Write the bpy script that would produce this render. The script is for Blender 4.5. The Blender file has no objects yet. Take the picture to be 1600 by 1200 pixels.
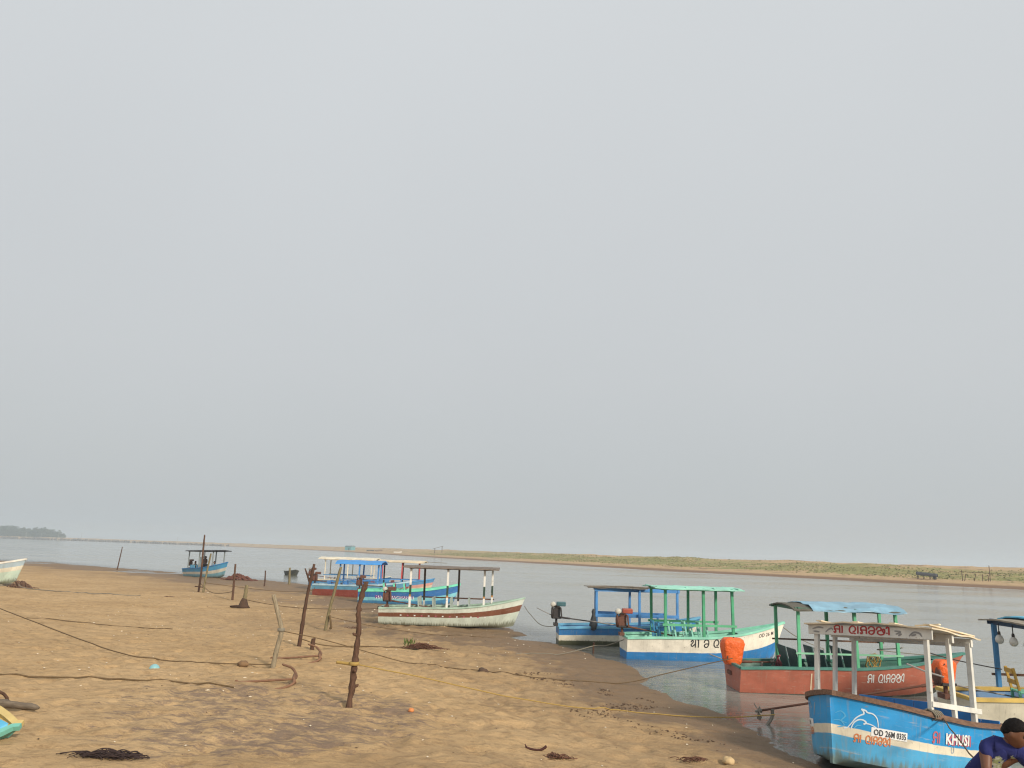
import bpy, bmesh, math, random
import numpy as np
from mathutils import Vector, Matrix, Euler, noise as mnoise
random.seed(7); np.random.seed(7)
R = math.radians
S = bpy.context.scene
COL = S.collection

# ------------------------------------------------------------------ camera, sky, sun
cam = bpy.data.cameras.new('camera'); camo = bpy.data.objects.new('camera', cam); COL.objects.link(camo)
cam.sensor_width = 36; cam.lens = 36*1203/1600; cam.clip_start = .1; cam.clip_end = 9000
_roll = math.atan(.0331); _pit = math.atan(263.4/1203)
_f = Vector((0, math.cos(_pit), math.sin(_pit))); _u0 = Vector((0, -math.sin(_pit), math.cos(_pit))); _r0 = Vector((1, 0, 0))
_r = _r0*math.cos(_roll)+_u0*math.sin(_roll); _u = -_r0*math.sin(_roll)+_u0*math.cos(_roll)
M = Matrix((_r, _u, -_f)).transposed().to_4x4(); M.translation = (0, 0, 3.2)
camo.matrix_world = M
S.camera = camo
SUN_EL, SUN_AZ = R(29), R(144)          # azimuth clockwise from +Y (the way the camera looks): behind, to the right
w = bpy.data.worlds.new('World'); S.world = w; w.use_nodes = True
nt = w.node_tree; nt.nodes.clear()
out = nt.nodes.new('ShaderNodeOutputWorld'); bg = nt.nodes.new('ShaderNodeBackground')
sky = nt.nodes.new('ShaderNodeTexSky'); sky.sky_type = 'NISHITA'; sky.sun_disc = False
sky.sun_elevation = SUN_EL; sky.sun_rotation = SUN_AZ; sky.dust_density = 6; sky.air_density = 1.2; sky.ozone_density = 1
tc = nt.nodes.new('ShaderNodeTexCoord'); sep = nt.nodes.new('ShaderNodeSeparateXYZ')
nt.links.new(tc.outputs['Generated'], sep.inputs[0])
ramp = nt.nodes.new('ShaderNodeValToRGB')      # thin even overcast: a little darker in the thick air low down
ramp.color_ramp.elements[0].position = 0.0; ramp.color_ramp.elements[0].color = (.535, .572, .590, 1)
ramp.color_ramp.elements[1].position = .75; ramp.color_ramp.elements[1].color = (.735, .765, .785, 1)
e = ramp.color_ramp.elements.new(.22); e.color = (.625, .650, .665, 1)
nt.links.new(sep.outputs['Z'], ramp.inputs[0])
cl = nt.nodes.new('ShaderNodeTexNoise'); cl.inputs['Scale'].default_value = 2.2; cl.inputs['Detail'].default_value = 4
clr = nt.nodes.new('ShaderNodeMapRange'); clr.inputs['To Min'].default_value = .965; clr.inputs['To Max'].default_value = 1.035
nt.links.new(tc.outputs['Generated'], cl.inputs['Vector']); nt.links.new(cl.outputs['Fac'], clr.inputs['Value'])
mulc = nt.nodes.new('ShaderNodeVectorMath'); mulc.operation = 'SCALE'
nt.links.new(ramp.outputs[0], mulc.inputs[0]); nt.links.new(clr.outputs[0], mulc.inputs['Scale'])
sc10 = nt.nodes.new('ShaderNodeVectorMath'); sc10.operation = 'SCALE'; sc10.inputs['Scale'].default_value = .075
nt.links.new(sky.outputs[0], sc10.inputs[0])
mixw = nt.nodes.new('ShaderNodeMix'); mixw.data_type = 'RGBA'; mixw.inputs['Factor'].default_value = .9
nt.links.new(sc10.outputs[0], mixw.inputs['A']); nt.links.new(mulc.outputs[0], mixw.inputs['B'])
nt.links.new(mixw.outputs['Result'], bg.inputs['Color']); bg.inputs['Strength'].default_value = 1.0
nt.links.new(bg.outputs[0], out.inputs[0])
sl = bpy.data.lights.new('sun', 'SUN'); sl.energy = 3.7; sl.angle = R(8); sl.color = (1, .9, .76)
so = bpy.data.objects.new('sun', sl); COL.objects.link(so)
sd = Vector((math.sin(SUN_AZ)*math.cos(SUN_EL), math.cos(SUN_AZ)*math.cos(SUN_EL), math.sin(SUN_EL)))
so.rotation_euler = sd.to_track_quat('Z', 'Y').to_euler()
S.view_settings.view_transform = 'Standard'; S.view_settings.look = 'None'
S.view_settings.exposure = 0; S.view_settings.gamma = 1
S.cycles.max_bounces = 6; S.cycles.filter_width = 1.2; S.cycles.volume_bounces = 1; S.cycles.transparent_max_bounces = 8

# ------------------------------------------------------------------ helpers
class MB:
    def __init__(s): s.v = []; s.f = []; s.uv = {}
    def add(s, vs, fs):
        o = len(s.v); s.v += [tuple(p) for p in vs]; s.f += [tuple(i+o for i in f) for f in fs]; return s
    def box(s, c, d, rot=None):
        m = rot if rot is not None else Matrix.Identity(3)
        if isinstance(m, Euler): m = m.to_matrix()
        c = Vector(c); vs = [c+m@Vector((x*d[0]/2, y*d[1]/2, z*d[2]/2)) for x in(-1, 1) for y in(-1, 1) for z in(-1, 1)]
        return s.add(vs, [(0, 1, 3, 2), (4, 6, 7, 5), (0, 4, 5, 1), (2, 3, 7, 6), (0, 2, 6, 4), (1, 5, 7, 3)])
    def bar(s, a, b, w, h=None, up=(0, 0, 1)):
        h = h or w; a = Vector(a); b = Vector(b); d = (b-a).normalized(); up = Vector(up)
        if abs(d.dot(up)) > .95: up = Vector((0, 1, 0))
        x = d.cross(up).normalized(); z = x.cross(d)
        vs = [p+x*i*w/2+z*j*h/2 for p in(a, b) for i, j in((-1, -1), (1, -1), (1, 1), (-1, 1))]
        return s.add(vs, [(3, 2, 1, 0), (4, 5, 6, 7), (0, 1, 5, 4), (1, 2, 6, 5), (2, 3, 7, 6), (3, 0, 4, 7)])
    def tube(s, pts, rad, n=8, jit=0):
        pts = [Vector(p) for p in pts]
        if not hasattr(rad, '__len__'): rad = [rad]*len(pts)
        vs = []; fs = []; px = None
        for i, p in enumerate(pts):
            d = (pts[min(i+1, len(pts)-1)]-pts[max(i-1, 0)]).normalized()
            if px is None:
                up = Vector((0, 0, 1)) if abs(d.z) < .9 else Vector((1, 0, 0)); x = d.cross(up).normalized()
            else: x = (px-d*px.dot(d)).normalized()
            px = x; y = d.cross(x)
            for k in range(n):
                a = k/n*math.tau; r = rad[i]*(1+random.uniform(-jit, jit)); vs.append(p+x*math.cos(a)*r+y*math.sin(a)*r)
            if i:
                b = (i-1)*n; fs += [(b+k, b+(k+1) % n, b+n+(k+1) % n, b+n+k) for k in range(n)]
        fs.append(tuple(range(n-1, -1, -1))); m = (len(pts)-1)*n; fs.append(tuple(m+k for k in range(n)))
        return s.add(vs, fs)
    def lathe(s, prof, o=(0, 0, 0), axis='z', n=14):
        o = Vector(o); vs = []; fs = []
        for r, h in prof:
            for k in range(n):
                a = k/n*math.tau; c, q = r*math.cos(a), r*math.sin(a)
                vs.append(o+(Vector((c, q, h)) if axis == 'z' else Vector((h, c, q)) if axis == 'x' else Vector((c, h, q))))
        for i in range(len(prof)-1):
            b = i*n; fs += [(b+k, b+(k+1) % n, b+n+(k+1) % n, b+n+k) for k in range(n)]
        fs.append(tuple(range(n-1, -1, -1))); m = (len(prof)-1)*n; fs.append(tuple(m+k for k in range(n)))
        return s.add(vs, fs)
    def grid(s, P):            # P[i][j] points
        n, m = len(P), len(P[0])
        return s.add([p for r in P for p in r], [(i*m+j, i*m+j+1, (i+1)*m+j+1, (i+1)*m+j) for i in range(n-1) for j in range(m-1)])
    def build(s, name, mat, parent=None, smooth=False, bevel=0, fix=True):
        me = bpy.data.meshes.new(name); me.from_pydata(s.v, [], s.f)
        if fix:
            b = bmesh.new(); b.from_mesh(me); bmesh.ops.recalc_face_normals(b, faces=b.faces); b.to_mesh(me); b.free()
        if smooth: me.polygons.foreach_set('use_smooth', [True]*len(me.polygons))
        me.materials.append(mat); me.update()
        o = bpy.data.objects.new(name, me); COL.objects.link(o)
        if parent: o.parent = parent
        if bevel:
            m = o.modifiers.new('bevel', 'BEVEL'); m.width = bevel; m.segments = 2; m.limit_method = 'ANGLE'
        return o

def tag(o, label=None, cat=None, group=None, kind=None):
    if label: o['label'] = label
    if cat: o['category'] = cat
    if group: o['group'] = group
    if kind: o['kind'] = kind
    return o
def empty(name, loc=(0, 0, 0), rot=(0, 0, 0)):
    o = bpy.data.objects.new(name, None); COL.objects.link(o); o.location = loc; o.rotation_euler = rot
    o.empty_display_size = .2; return o
def smooth_pts(p, n=6):
    p = [Vector(q) if len(q) == 3 else Vector((q[0], q[1], 0)) for q in p]; o = []
    for i in range(len(p)-1):
        a, b, c, d = p[max(i-1, 0)], p[i], p[i+1], p[min(i+2, len(p)-1)]
        for k in range(n):
            t = k/n; o.append(.5*((2*b)+(c-a)*t+(2*a-5*b+4*c-d)*t*t+(3*b-a-3*c+d)*t**3))
    o.append(p[-1]); return o
def sst(a, b, x): t = max(0, min(1, (x-a)/(b-a))); return t*t*(3-2*t)

# ------------------------------------------------------------------ materials
_mc = {}
class NT:
    def __init__(s, name):
        s.m = bpy.data.materials.new(name); s.m.use_nodes = True; s.n = s.m.node_tree.nodes; s.l = s.m.node_tree.links
        s.b = s.n['Principled BSDF']; s.out = s.n['Material Output']
    def node(s, t, **kw):
        o = s.n.new(t)
        for k, v in kw.items():
            if k in o.inputs.keys(): o.inputs[k].default_value = v
            else: setattr(o, k, v)
        return o
    def noise(s, scale, detail=4, vec=None, rough=.6, sc=None):
        o = s.node('ShaderNodeTexNoise'); o.inputs['Scale'].default_value = scale; o.inputs['Detail'].default_value = detail; o.inputs['Roughness'].default_value = rough
        v = vec or s.obj()
        if sc:
            mp = s.node('ShaderNodeMapping'); mp.inputs['Scale'].default_value = sc; s.l.new(v, mp.inputs[0]); v = mp.outputs[0]
        s.l.new(v, o.inputs['Vector']); return o.outputs['Fac']
    def obj(s):
        if not hasattr(s, '_tc'): s._tc = s.node('ShaderNodeTexCoord')
        return s._tc.outputs['Object']
    def pos(s):
        return s.node('ShaderNodeNewGeometry').outputs['Position']
    def rng(s, x, a, b, c=0., d=1.):
        o = s.node('ShaderNodeMapRange'); o.interpolation_type = 'SMOOTHSTEP'
        for k, v in zip(('From Min', 'From Max', 'To Min', 'To Max'), (a, b, c, d)): o.inputs[k].default_value = v
        s.l.new(x, o.inputs['Value']); return o.outputs[0]
    def math(s, op, a, b):
        o = s.node('ShaderNodeMath', operation=op)
        for i, x in enumerate((a, b)):
            if hasattr(x, 'is_linked') or hasattr(x, 'links'): s.l.new(x, o.inputs[i])
            else: o.inputs[i].default_value = x
        return o.outputs[0]
    def mix(s, f, a, b):
        o = s.node('ShaderNodeMix', data_type='RGBA')
        for k, x in (('Factor', f), ('A', a), ('B', b)):
            i = [q for q in o.inputs if q.name == k and (q.type == 'RGBA' or k == 'Factor')][0]
            if hasattr(x, 'links'): s.l.new(x, i)
            elif isinstance(x, (tuple, list)): i.default_value = (*x[:3], 1)
            else: i.default_value = x
        return [q for q in o.outputs if q.type == 'RGBA'][0]
    def bump(s, h, strength=.3, dist=.01):
        o = s.node('ShaderNodeBump'); o.inputs['Strength'].default_value = strength; o.inputs['Distance'].default_value = dist
        s.l.new(h, o.inputs['Height']); s.l.new(o.outputs[0], s.b.inputs['Normal'])
    def fin(s, col, rough=.5, spec=.5, metal=0):
        if hasattr(col, 'links'): s.l.new(col, s.b.inputs['Base Color'])
        else: s.b.inputs['Base Color'].default_value = (*col, 1)
        if hasattr(rough, 'links'): s.l.new(rough, s.b.inputs['Roughness'])
        else: s.b.inputs['Roughness'].default_value = rough
        s.b.inputs['Specular IOR Level'].default_value = spec; s.b.inputs['Metallic'].default_value = metal
        return s.m
def c(r, g, b):      # sRGB 0-255 -> linear
    return tuple(((x/255)/12.92 if x/255 <= .04045 else ((x/255+.055)/1.055)**2.4) for x in (r, g, b))
def vary(col, k): return tuple(min(1, x*k) for x in col)
def paint(name, col, wear=.5, under=(.33, .25, .17), rough=.5):
    if name in _mc: return _mc[name]
    t = NT(name); n1 = t.noise(2.3, 5); n2 = t.noise(14, 6, rough=.7); n3 = t.noise(5, 4, sc=(6, 6, .7))
    k = t.mix(t.rng(n1, .3, .7), vary(col, .82), vary(col, 1.12))
    k = t.mix(t.math('MULTIPLY', t.rng(n3, .5, .75), .3*wear+.08), k, tuple(.45*x+.55*y for x, y in zip(col, (.3, .27, .22))))
    k = t.mix(t.math('MULTIPLY', t.rng(n2, .62, .68), wear), k, under)
    t.bump(n2, .25, .004)
    _mc[name] = t.fin(k, t.rng(n1, .2, .8, rough-.1, rough+.15)); return _mc[name]
def plain(name, col, rough=.6, var=.25, scale=8, bump=.2, metal=0, spec=.4):
    if name in _mc: return _mc[name]
    t = NT(name); n = t.noise(scale, 5); k = t.mix(n, vary(col, 1-var), vary(col, 1+var)); t.bump(n, bump, .006)
    _mc[name] = t.fin(k, rough, spec, metal); return _mc[name]
def wood(name, col, dark=.5, scale=3., ax=(12, 12, 1)):
    if name in _mc: return _mc[name]
    t = NT(name); n = t.noise(scale, 6, sc=ax, rough=.65); n2 = t.noise(1.5, 3)
    k = t.mix(t.rng(n, .3, .7), vary(col, dark), vary(col, 1.15)); k = t.mix(t.math('MULTIPLY', n2, .4), k, vary(col, .6))
    t.bump(n, .5, .008); _mc[name] = t.fin(k, .85, .2); return _mc[name]
def hullmat(name, bands, grime=.25, grimecol=(.10, .10, .06), streak=.5, rust=0., scuff=.34):
    """bands: [(v_upper, colour)...] painted from keel (0) to sheer (1); UV = (metres along, height fraction)"""
    t = NT(name); uv = t.node('ShaderNodeUVMap', uv_map='hull').outputs[0]
    sp = t.node('ShaderNodeSeparateXYZ'); t.l.new(uv, sp.inputs[0]); v = sp.outputs['Y']
    wob = t.noise(3, 3, vec=uv, sc=(1, 0, 0)); vv = t.math('ADD', v, t.rng(wob, .2, .8, -.008, .008))
    k = bands[0][1]
    for (e0, _), (_, col) in zip(bands[:-1], bands[1:]): k = t.mix(t.rng(vv, e0-.006, e0+.006), k, col)
    n1 = t.noise(2.2, 5, vec=uv, sc=(1, .9, 1)); n2 = t.noise(9, 7, vec=uv, sc=(1, 1, 1), rough=.72); n3 = t.noise(4, 5, vec=uv, sc=(5, .45, 1)); n5 = t.noise(3, 6, vec=uv, sc=(.7, 5, 1), rough=.7)
    ml = t.node('ShaderNodeMix', data_type='RGBA', blend_type='MULTIPLY'); ml.inputs[0].default_value = 1
    k = k if hasattr(k, 'links') else t.mix(0., k, k); t.l.new(k, ml.inputs[6]); t.l.new(t.mix(t.rng(n1, .25, .75), (.78, .78, .78), (1.1, 1.1, 1.1)), ml.inputs[7]); k = ml.outputs[2]
    k = t.mix(t.math('MULTIPLY', t.rng(n3, .52, .75), streak), k, (.30, .26, .19))
    k = t.mix(t.math('MULTIPLY', t.rng(n5, .57, .70), scuff), k, (.5, .45, .38))
    k = t.mix(t.math('MULTIPLY', t.rng(n2, .61, .67), .6), k, (.26, .21, .155))
    if rust: k = t.mix(t.math('MULTIPLY', t.rng(n3, .45, .6), rust), k, (.32, .16, .05))
    gm = t.math('ADD', v, t.rng(n3, .2, .8, -.12, .12)); k = t.mix(t.math('MULTIPLY', t.rng(gm, grime-.13, grime+.06, 1, 0), .82), k, t.mix(n2, vary(grimecol, .6), vary(grimecol, 1.5)))
    t.bump(n2, .3, .006); return t.fin(k, t.rng(n1, .2, .8, .38, .62))

BLUE = (.035, .215, .52); SKYB = (.10, .34, .56); CREAM = (.74, .67, .52); WHITE = (.74, .73, .68); MINT = (.26, .62, .47); GREEN = (.05, .30, .15)
TEAL = (.12, .40, .37); DGREEN = (.02, .105, .085); RED = (.42, .085, .045); ORANGE = (.85, .14, .025); BROWN = (.17, .095, .06); YELL = (.62, .42, .10)
m_rust = plain('rusty_metal', (.13, .055, .035), .75, .5, 9, .5)
m_dark = plain('dark_metal', (.035, .03, .028), .6, .4, 9, .4)
m_iron = plain('rusty_iron', (.20, .105, .06), .8, .45, 14, .5)
m_rope = plain('rope_brown', (.13, .085, .04), .9, .4, 40, .8)
m_ropey = plain('rope_yellow', (.36, .24, .07), .9, .3, 40, .8)
m_ropeg = plain('rope_grey', (.20, .18, .14), .9, .3, 40, .8)
m_white = paint('white_paint', (.66, .64, .58), .75)
m_cream = paint('cream_paint', CREAM, .4)
m_orange = plain('orange_sheet', ORANGE, .42, .22, 7, 1.); m_orange.node_tree.nodes['Bump'].inputs['Distance'].default_value = .05
m_blade = plain('worn_bronze', (.22, .20, .17), .5, .3, 10, .3, .3)
m_steel = plain('grey_steel', (.26, .25, .24), .5, .3, 8, .2)

# ------------------------------------------------------------------ terrain
SHORE = np.array([(-420, 210), (-250, 160), (-110, 118), (-70, 109), (-60, 106), (-47, 94), (-40.5, 89.5), (-32.8, 83), (-26, 77), (-20.3, 72.3), (-16.9, 68), (-13, 61), (-8.6, 52.5), (-5.4, 46.5), (-2.2, 39), (.2, 34.5), (.9, 32.4), (1.9, 30.4), (3.2, 27), (3.8, 24.7), (3.75, 21), (4.17, 19.7), (4.42, 18), (4.7, 16.3), (5.05, 15), (5.25, 13.9), (5.6, 12.4), (6.3, 10), (7.5, 6), (9, 0), (12, -12), (20, -60)], float)
FAR = np.array([(420, -420), (220, -60), (140, 60), (105, 100), (83, 127), (66, 154), (42, 195), (21, 236), (-12, 300), (-60, 410), (-117, 560), (-190, 690), (-300, 830), (-420, 930), (-560, 985), (-720, 1010), (-1000, 1010), (-1300, 980)], float)
def sdist(x, y, P):       # signed distance, + on the left-hand side when walking the polyline backwards
    x = np.asarray(x, float); y = np.asarray(y, float); best = np.full(x.shape, 1e18); sg = np.ones(x.shape)
    for (ax, ay), (bx, by) in zip(P[:-1], P[1:]):
        dx, dy = bx-ax, by-ay; t = np.clip(((x-ax)*dx+(y-ay)*dy)/(dx*dx+dy*dy), 0, 1)
        qx, qy = x-(ax+t*dx), y-(ay+t*dy); d = qx*qx+qy*qy; cr = dx*(y-ay)-dy*(x-ax)
        m = d < best-1e-9; best = np.where(m, d, best); sg = np.where(m, np.sign(-cr), sg)
    return np.sqrt(best)*sg
_lat = np.random.rand(256, 256)
def vnoise(x, y):
    xi = np.floor(x).astype(int); yi = np.floor(y).astype(int); fx = x-xi; fy = y-yi; fx = fx*fx*(3-2*fx); fy = fy*fy*(3-2*fy)
    g = lambda i, j: _lat[i % 256, j % 256]
    return (g(xi, yi)*(1-fx)+g(xi+1, yi)*fx)*(1-fy)+(g(xi, yi+1)*(1-fx)+g(xi+1, yi+1)*fx)*fy-.5
def terr(x, y, fine=False):
    x = np.asarray(x, float); y = np.asarray(y, float)
    d = sdist(x, y, SHORE)+vnoise(x*.35+3, y*.35)*1.1+vnoise(x*1.1+9, y*1.1)*.35
    sl = np.interp(y, [12, 20, 28, 45, 70, 110], [.085, .07, .036, .032, .014, .006])
    z = np.where(d < 0, np.maximum(.075*d, -1.6), np.where(d < 7, sl*d, sl*7+.022*(np.minimum(d, 22)-7)))
    a = np.clip(d/6, 0, 1)
    z = z+a*(vnoise(x*.16+50, y*.16)*.16+vnoise(x*.5, y*.5+30)*.05)
    z = z-.11*np.exp(-((x-1.45)**2/1.1+(y-30.9)**2/.35))       # a tidal pool by the moored boats
    if fine:
        f = np.clip(d/3, .12, 1)
        z = z+f*(vnoise(x*1.6, y*1.6)*.04+vnoise(x*3.3, y*3.3)*.036-.05*np.clip(vnoise(x*2.7+20, y*2.7)-.17, 0, .2)*5+vnoise(x*6.1, y*6.1)*.045)
    return z
def T(x, y): return float(terr(np.array([x]), np.array([y]), True)[0])
def axis_pts(*segs):
    o = []
    for a, b, s0, s1 in segs:
        x = a; L = b-a
        while x < b-1e-6: o.append(x); x += s0+(s1-s0)*(x-a)/L
    o.append(segs[-1][1]); return np.array(o)

def t_sand():
    t = NT('beach_sand'); p = t.pos(); sp = t.node('ShaderNodeSeparateXYZ'); t.l.new(p, sp.inputs[0])
    big = t.noise(.22, 4, vec=p); mid = t.noise(1.5, 6, vec=p, sc=(.55, 1, 1), rough=.68); fine = t.noise(22, 6, vec=p, rough=.7); grain = t.noise(7, 6, vec=p, sc=(.6, 1, 1), rough=.75)
    k = t.mix(t.rng(big, .3, .7), (.46, .305, .152), (.56, .385, .205))
    k = t.mix(t.math('MULTIPLY', t.rng(mid, .35, .7), .42), k, (.30, .195, .10))
    k = t.mix(t.math('MULTIPLY', t.rng(grain, .47, .66), .55), k, (.205, .125, .062))
    k = t.mix(t.math('MULTIPLY', t.rng(fine, .52, .72), .5), k, (.62, .44, .22))
    # dark heavy-mineral sand lying in streaks over broad patches
    pat = t.noise(.16, 3, vec=p, sc=(1, .8, 1)); st = t.noise(4.4, 8, vec=p, sc=(.5, 1.0, 1), rough=.8)
    dx = t.math('MULTIPLY', t.math('ADD', sp.outputs['X'], 3.9), .28); dy = t.math('MULTIPLY', t.math('ADD', sp.outputs['Y'], -13.2), .24)
    near = t.rng(t.math('ADD', t.math('MULTIPLY', dx, dx), t.math('MULTIPLY', dy, dy)), .1, 1.25, .26, 0)
    dm = t.rng(t.math('ADD', t.math('ADD', st, t.rng(pat, .4, .75, -.12, .10)), near), .60, .74)
    k = t.mix(t.math('MULTIPLY', dm, .72), k, (.155, .115, .10))
    wn = t.noise(.8, 5, vec=p); z = t.math('ADD', sp.outputs['Z'], t.rng(wn, .25, .75, -.05, .05))
    wet = t.rng(z, .12, .20, 1, 0)
    k = t.mix(t.math('MULTIPLY', wet, .9), k, t.mix(t.rng(mid, .3, .7), (.17, .108, .06), (.215, .14, .078)))
    sh = t.node('ShaderNodeAttribute', attribute_name='shore').outputs['Fac']; cb = t.node('ShaderNodeCombineXYZ'); t.l.new(t.math('ADD', sh, t.rng(big, .2, .8, -1.2, 1.2)), cb.inputs[0]); t.l.new(t.math('MULTIPLY', sp.outputs['Y'], .10), cb.inputs[1])
    tl = t.math('MULTIPLY', t.rng(t.noise(1.5, 3, vec=cb.outputs[0]), .54, .64), t.rng(sh, 5, 10, 1, .15)); k = t.mix(t.math('MULTIPLY', tl, .38), k, (.22, .14, .078))
    damp = t.rng(z, .16, .40, 1, 0); k = t.mix(t.math('MULTIPLY', t.math('SUBTRACT', damp, wet), .42), k, (.22, .145, .082))
    soak = t.rng(z, .0, .06, 1, 0); k = t.mix(t.math('MULTIPLY', soak, .25), k, (.115, .083, .055))
    h = t.math('ADD', t.math('MULTIPLY', mid, .5), t.math('ADD', t.math('MULTIPLY', grain, .9), t.math('MULTIPLY', fine, .18)))
    t.bump(h, .9, .075)
    t.fin(k, t.rng(wet, 0, 1, .95, .62), .25); return t.m
m_sand = t_sand()

gx = axis_pts((-420, -80, 12, 6), (-80, -20, 3, .5), (-20, -10, .4, .1), (-10, 6, .052, .052), (6, 9, .08, .15), (9, 30, .2, 3), (30, 70, 4, 8))
gy = axis_pts((-60, 6, 6, .4), (6, 10, .3, .09), (10, 20, .048, .06), (20, 26, .06, .12), (26, 60, .13, .6), (60, 130, .7, 3), (130, 260, 5, 15))
XX, YY = np.meshgrid(gx, gy); ZZ = terr(XX, YY, True)
def footprints(XX, YY, ZZ):
    rs = random.Random(21)
    trails = [(-7.5, 10.2, 62, 26), (-3.6, 9.8, 80, 24), (.9, 10.0, 112, 26), (-9.0, 15.2, 8, 24), (2.6, 11.0, 118, 20), (-1.2, 20.5, -38, 18), (-6.5, 13.0, 28, 22), (-4.8, 17.0, 15, 16), (-1.8, 12.4, 150, 20), (1.6, 13.2, 96, 12)]
    for x, y, a, n in trails:
        a = R(a)
        for k in range(n):
            a += rs.uniform(-.10, .10); x += math.cos(a)*.62; y += math.sin(a)*.62; sd = -1 if k % 2 else 1
            px, py = x-math.sin(a)*.11*sd, y+math.cos(a)*.11*sd
            i0, i1 = np.searchsorted(gx, [px-.35, px+.35]); j0, j1 = np.searchsorted(gy, [py-.35, py+.35])
            if i1-i0 < 3 or j1-j0 < 3: continue
            X, Y = XX[j0:j1, i0:i1]-px, YY[j0:j1, i0:i1]-py; u = X*math.cos(a)+Y*math.sin(a); v = -X*math.sin(a)+Y*math.cos(a)
            r2 = (u/.15)**2+(v/.075)**2; dp = rs.uniform(.014, .030)
            ZZ[j0:j1, i0:i1] += -dp*np.exp(-r2**1.4)+.35*dp*np.exp(-(np.sqrt(r2)-1.75)**2*5)
footprints(XX, YY, ZZ)
nx, ny = len(gx), len(gy)
V = np.stack([XX, YY, ZZ], -1).reshape(-1, 3)
idx = np.arange(nx*ny).reshape(ny, nx); q = np.stack([idx[:-1, :-1], idx[:-1, 1:], idx[1:, 1:], idx[1:, :-1]], -1).reshape(-1, 4)
dd = V[q][:, :, 2].max(1) > -.9; q = q[dd]
def np_mesh(name, V, q, mat, smooth=True):
    me = bpy.data.meshes.new(name); me.vertices.add(len(V)); me.vertices.foreach_set('co', V.astype(np.float32).ravel())
    n = q.shape[1]; me.loops.add(len(q)*n); me.loops.foreach_set('vertex_index', q.astype(np.int32).ravel())
    me.polygons.add(len(q)); me.polygons.foreach_set('loop_start', np.arange(0, len(q)*n, n, dtype=np.int32)); me.polygons.foreach_set('loop_total', np.full(len(q), n, np.int32))
    me.polygons.foreach_set('use_smooth', np.full(len(q), smooth)); me.update(calc_edges=True); me.materials.append(mat)
    o = bpy.data.objects.new(name, me); COL.objects.link(o); return o
beach = np_mesh('sand_beach', V, q, m_sand); tag(beach, kind='structure')
at = beach.data.attributes.new('shore', 'FLOAT', 'POINT'); at.data.foreach_set('value', sdist(V[:, 0], V[:, 1], SHORE).astype(np.float32))

# river bed under everything
bed = MB().add([(-3200, -600, -2), (1600, -600, -2), (1600, 3800, -2), (-3200, 3800, -2)], [(0, 1, 2, 3)]).build('river_bed', plain('river_mud', (.12, .09, .06)), fix=False); tag(bed, kind='structure')

# water: one sheet to the horizon, shallow edges clear
def t_water():
    t = NT('estuary_water'); p = t.pos()
    a = t.noise(.9, 5, vec=p, sc=(.5, 1.1, 1), rough=.6); b = t.noise(4.2, 4, vec=p, sc=(.55, 1.2, 1)); g = t.noise(.05, 4, vec=p, sc=(.4, 1.3, 1), rough=.65)
    hh = t.math('ADD', t.math('MULTIPLY', a, 1.), t.math('MULTIPLY', b, .34))
    t.bump(hh, .42, .095)
    at = t.node('ShaderNodeAttribute', attribute_name='depth')
    col = t.mix(t.rng(g, .35, .65), (.245, .252, .224), (.295, .300, .266))
    t.fin(col, t.rng(g, .38, .62, .05, .17), .5); t.b.inputs['IOR'].default_value = 1.33
    tr = t.node('ShaderNodeBsdfTransparent'); gl = t.node('ShaderNodeBsdfGlossy'); gl.inputs['Roughness'].default_value = .06
    fr = t.node('ShaderNodeFresnel'); fr.inputs['IOR'].default_value = 1.33
    for q_ in t.n:
        if q_.type == 'BUMP': t.l.new(q_.outputs[0], gl.inputs['Normal']); t.l.new(q_.outputs[0], fr.inputs['Normal'])
    m1 = t.node('ShaderNodeMixShader'); t.l.new(fr.outputs[0], m1.inputs[0]); t.l.new(tr.outputs[0], m1.inputs[1]); t.l.new(gl.outputs[0], m1.inputs[2])
    m2 = t.node('ShaderNodeMixShader'); t.l.new(t.rng(at.outputs['Fac'], .0, .22, .40, 1.), m2.inputs[0]); t.l.new(m1.outputs[0], m2.inputs[1]); t.l.new(t.b.outputs[0], m2.inputs[2])
    t.l.new(m2.outputs[0], t.out.inputs[0]); return t.m
wx = axis_pts((-3000, -90, 200, 30), (-90, -20, 4, 1), (-20, 12, .4, .3), (12, 60, .6, 4), (60, 1500, 10, 200))
wy = axis_pts((-550, 4, 60, 2), (4, 40, .4, .5), (40, 130, .7, 3), (130, 3600, 10, 260))
XX, YY = np.meshgrid(wx, wy); D = -terr(XX, YY)
V = np.stack([XX, YY, np.zeros_like(XX)], -1).reshape(-1, 3); n1, n2 = len(wx), len(wy)
idx = np.arange(n1*n2).reshape(n2, n1); q = np.stack([idx[:-1, :-1], idx[:-1, 1:], idx[1:, 1:], idx[1:, :-1]], -1).reshape(-1, 4)
keep = (D.ravel()[q].max(1) > -.12); q = q[keep]
water = np_mesh('water', V, q, t_water()); tag(water, kind='structure')
at = water.data.attributes.new('depth', 'FLOAT', 'POINT'); at.data.foreach_set('value', D.ravel().astype(np.float32))

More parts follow.
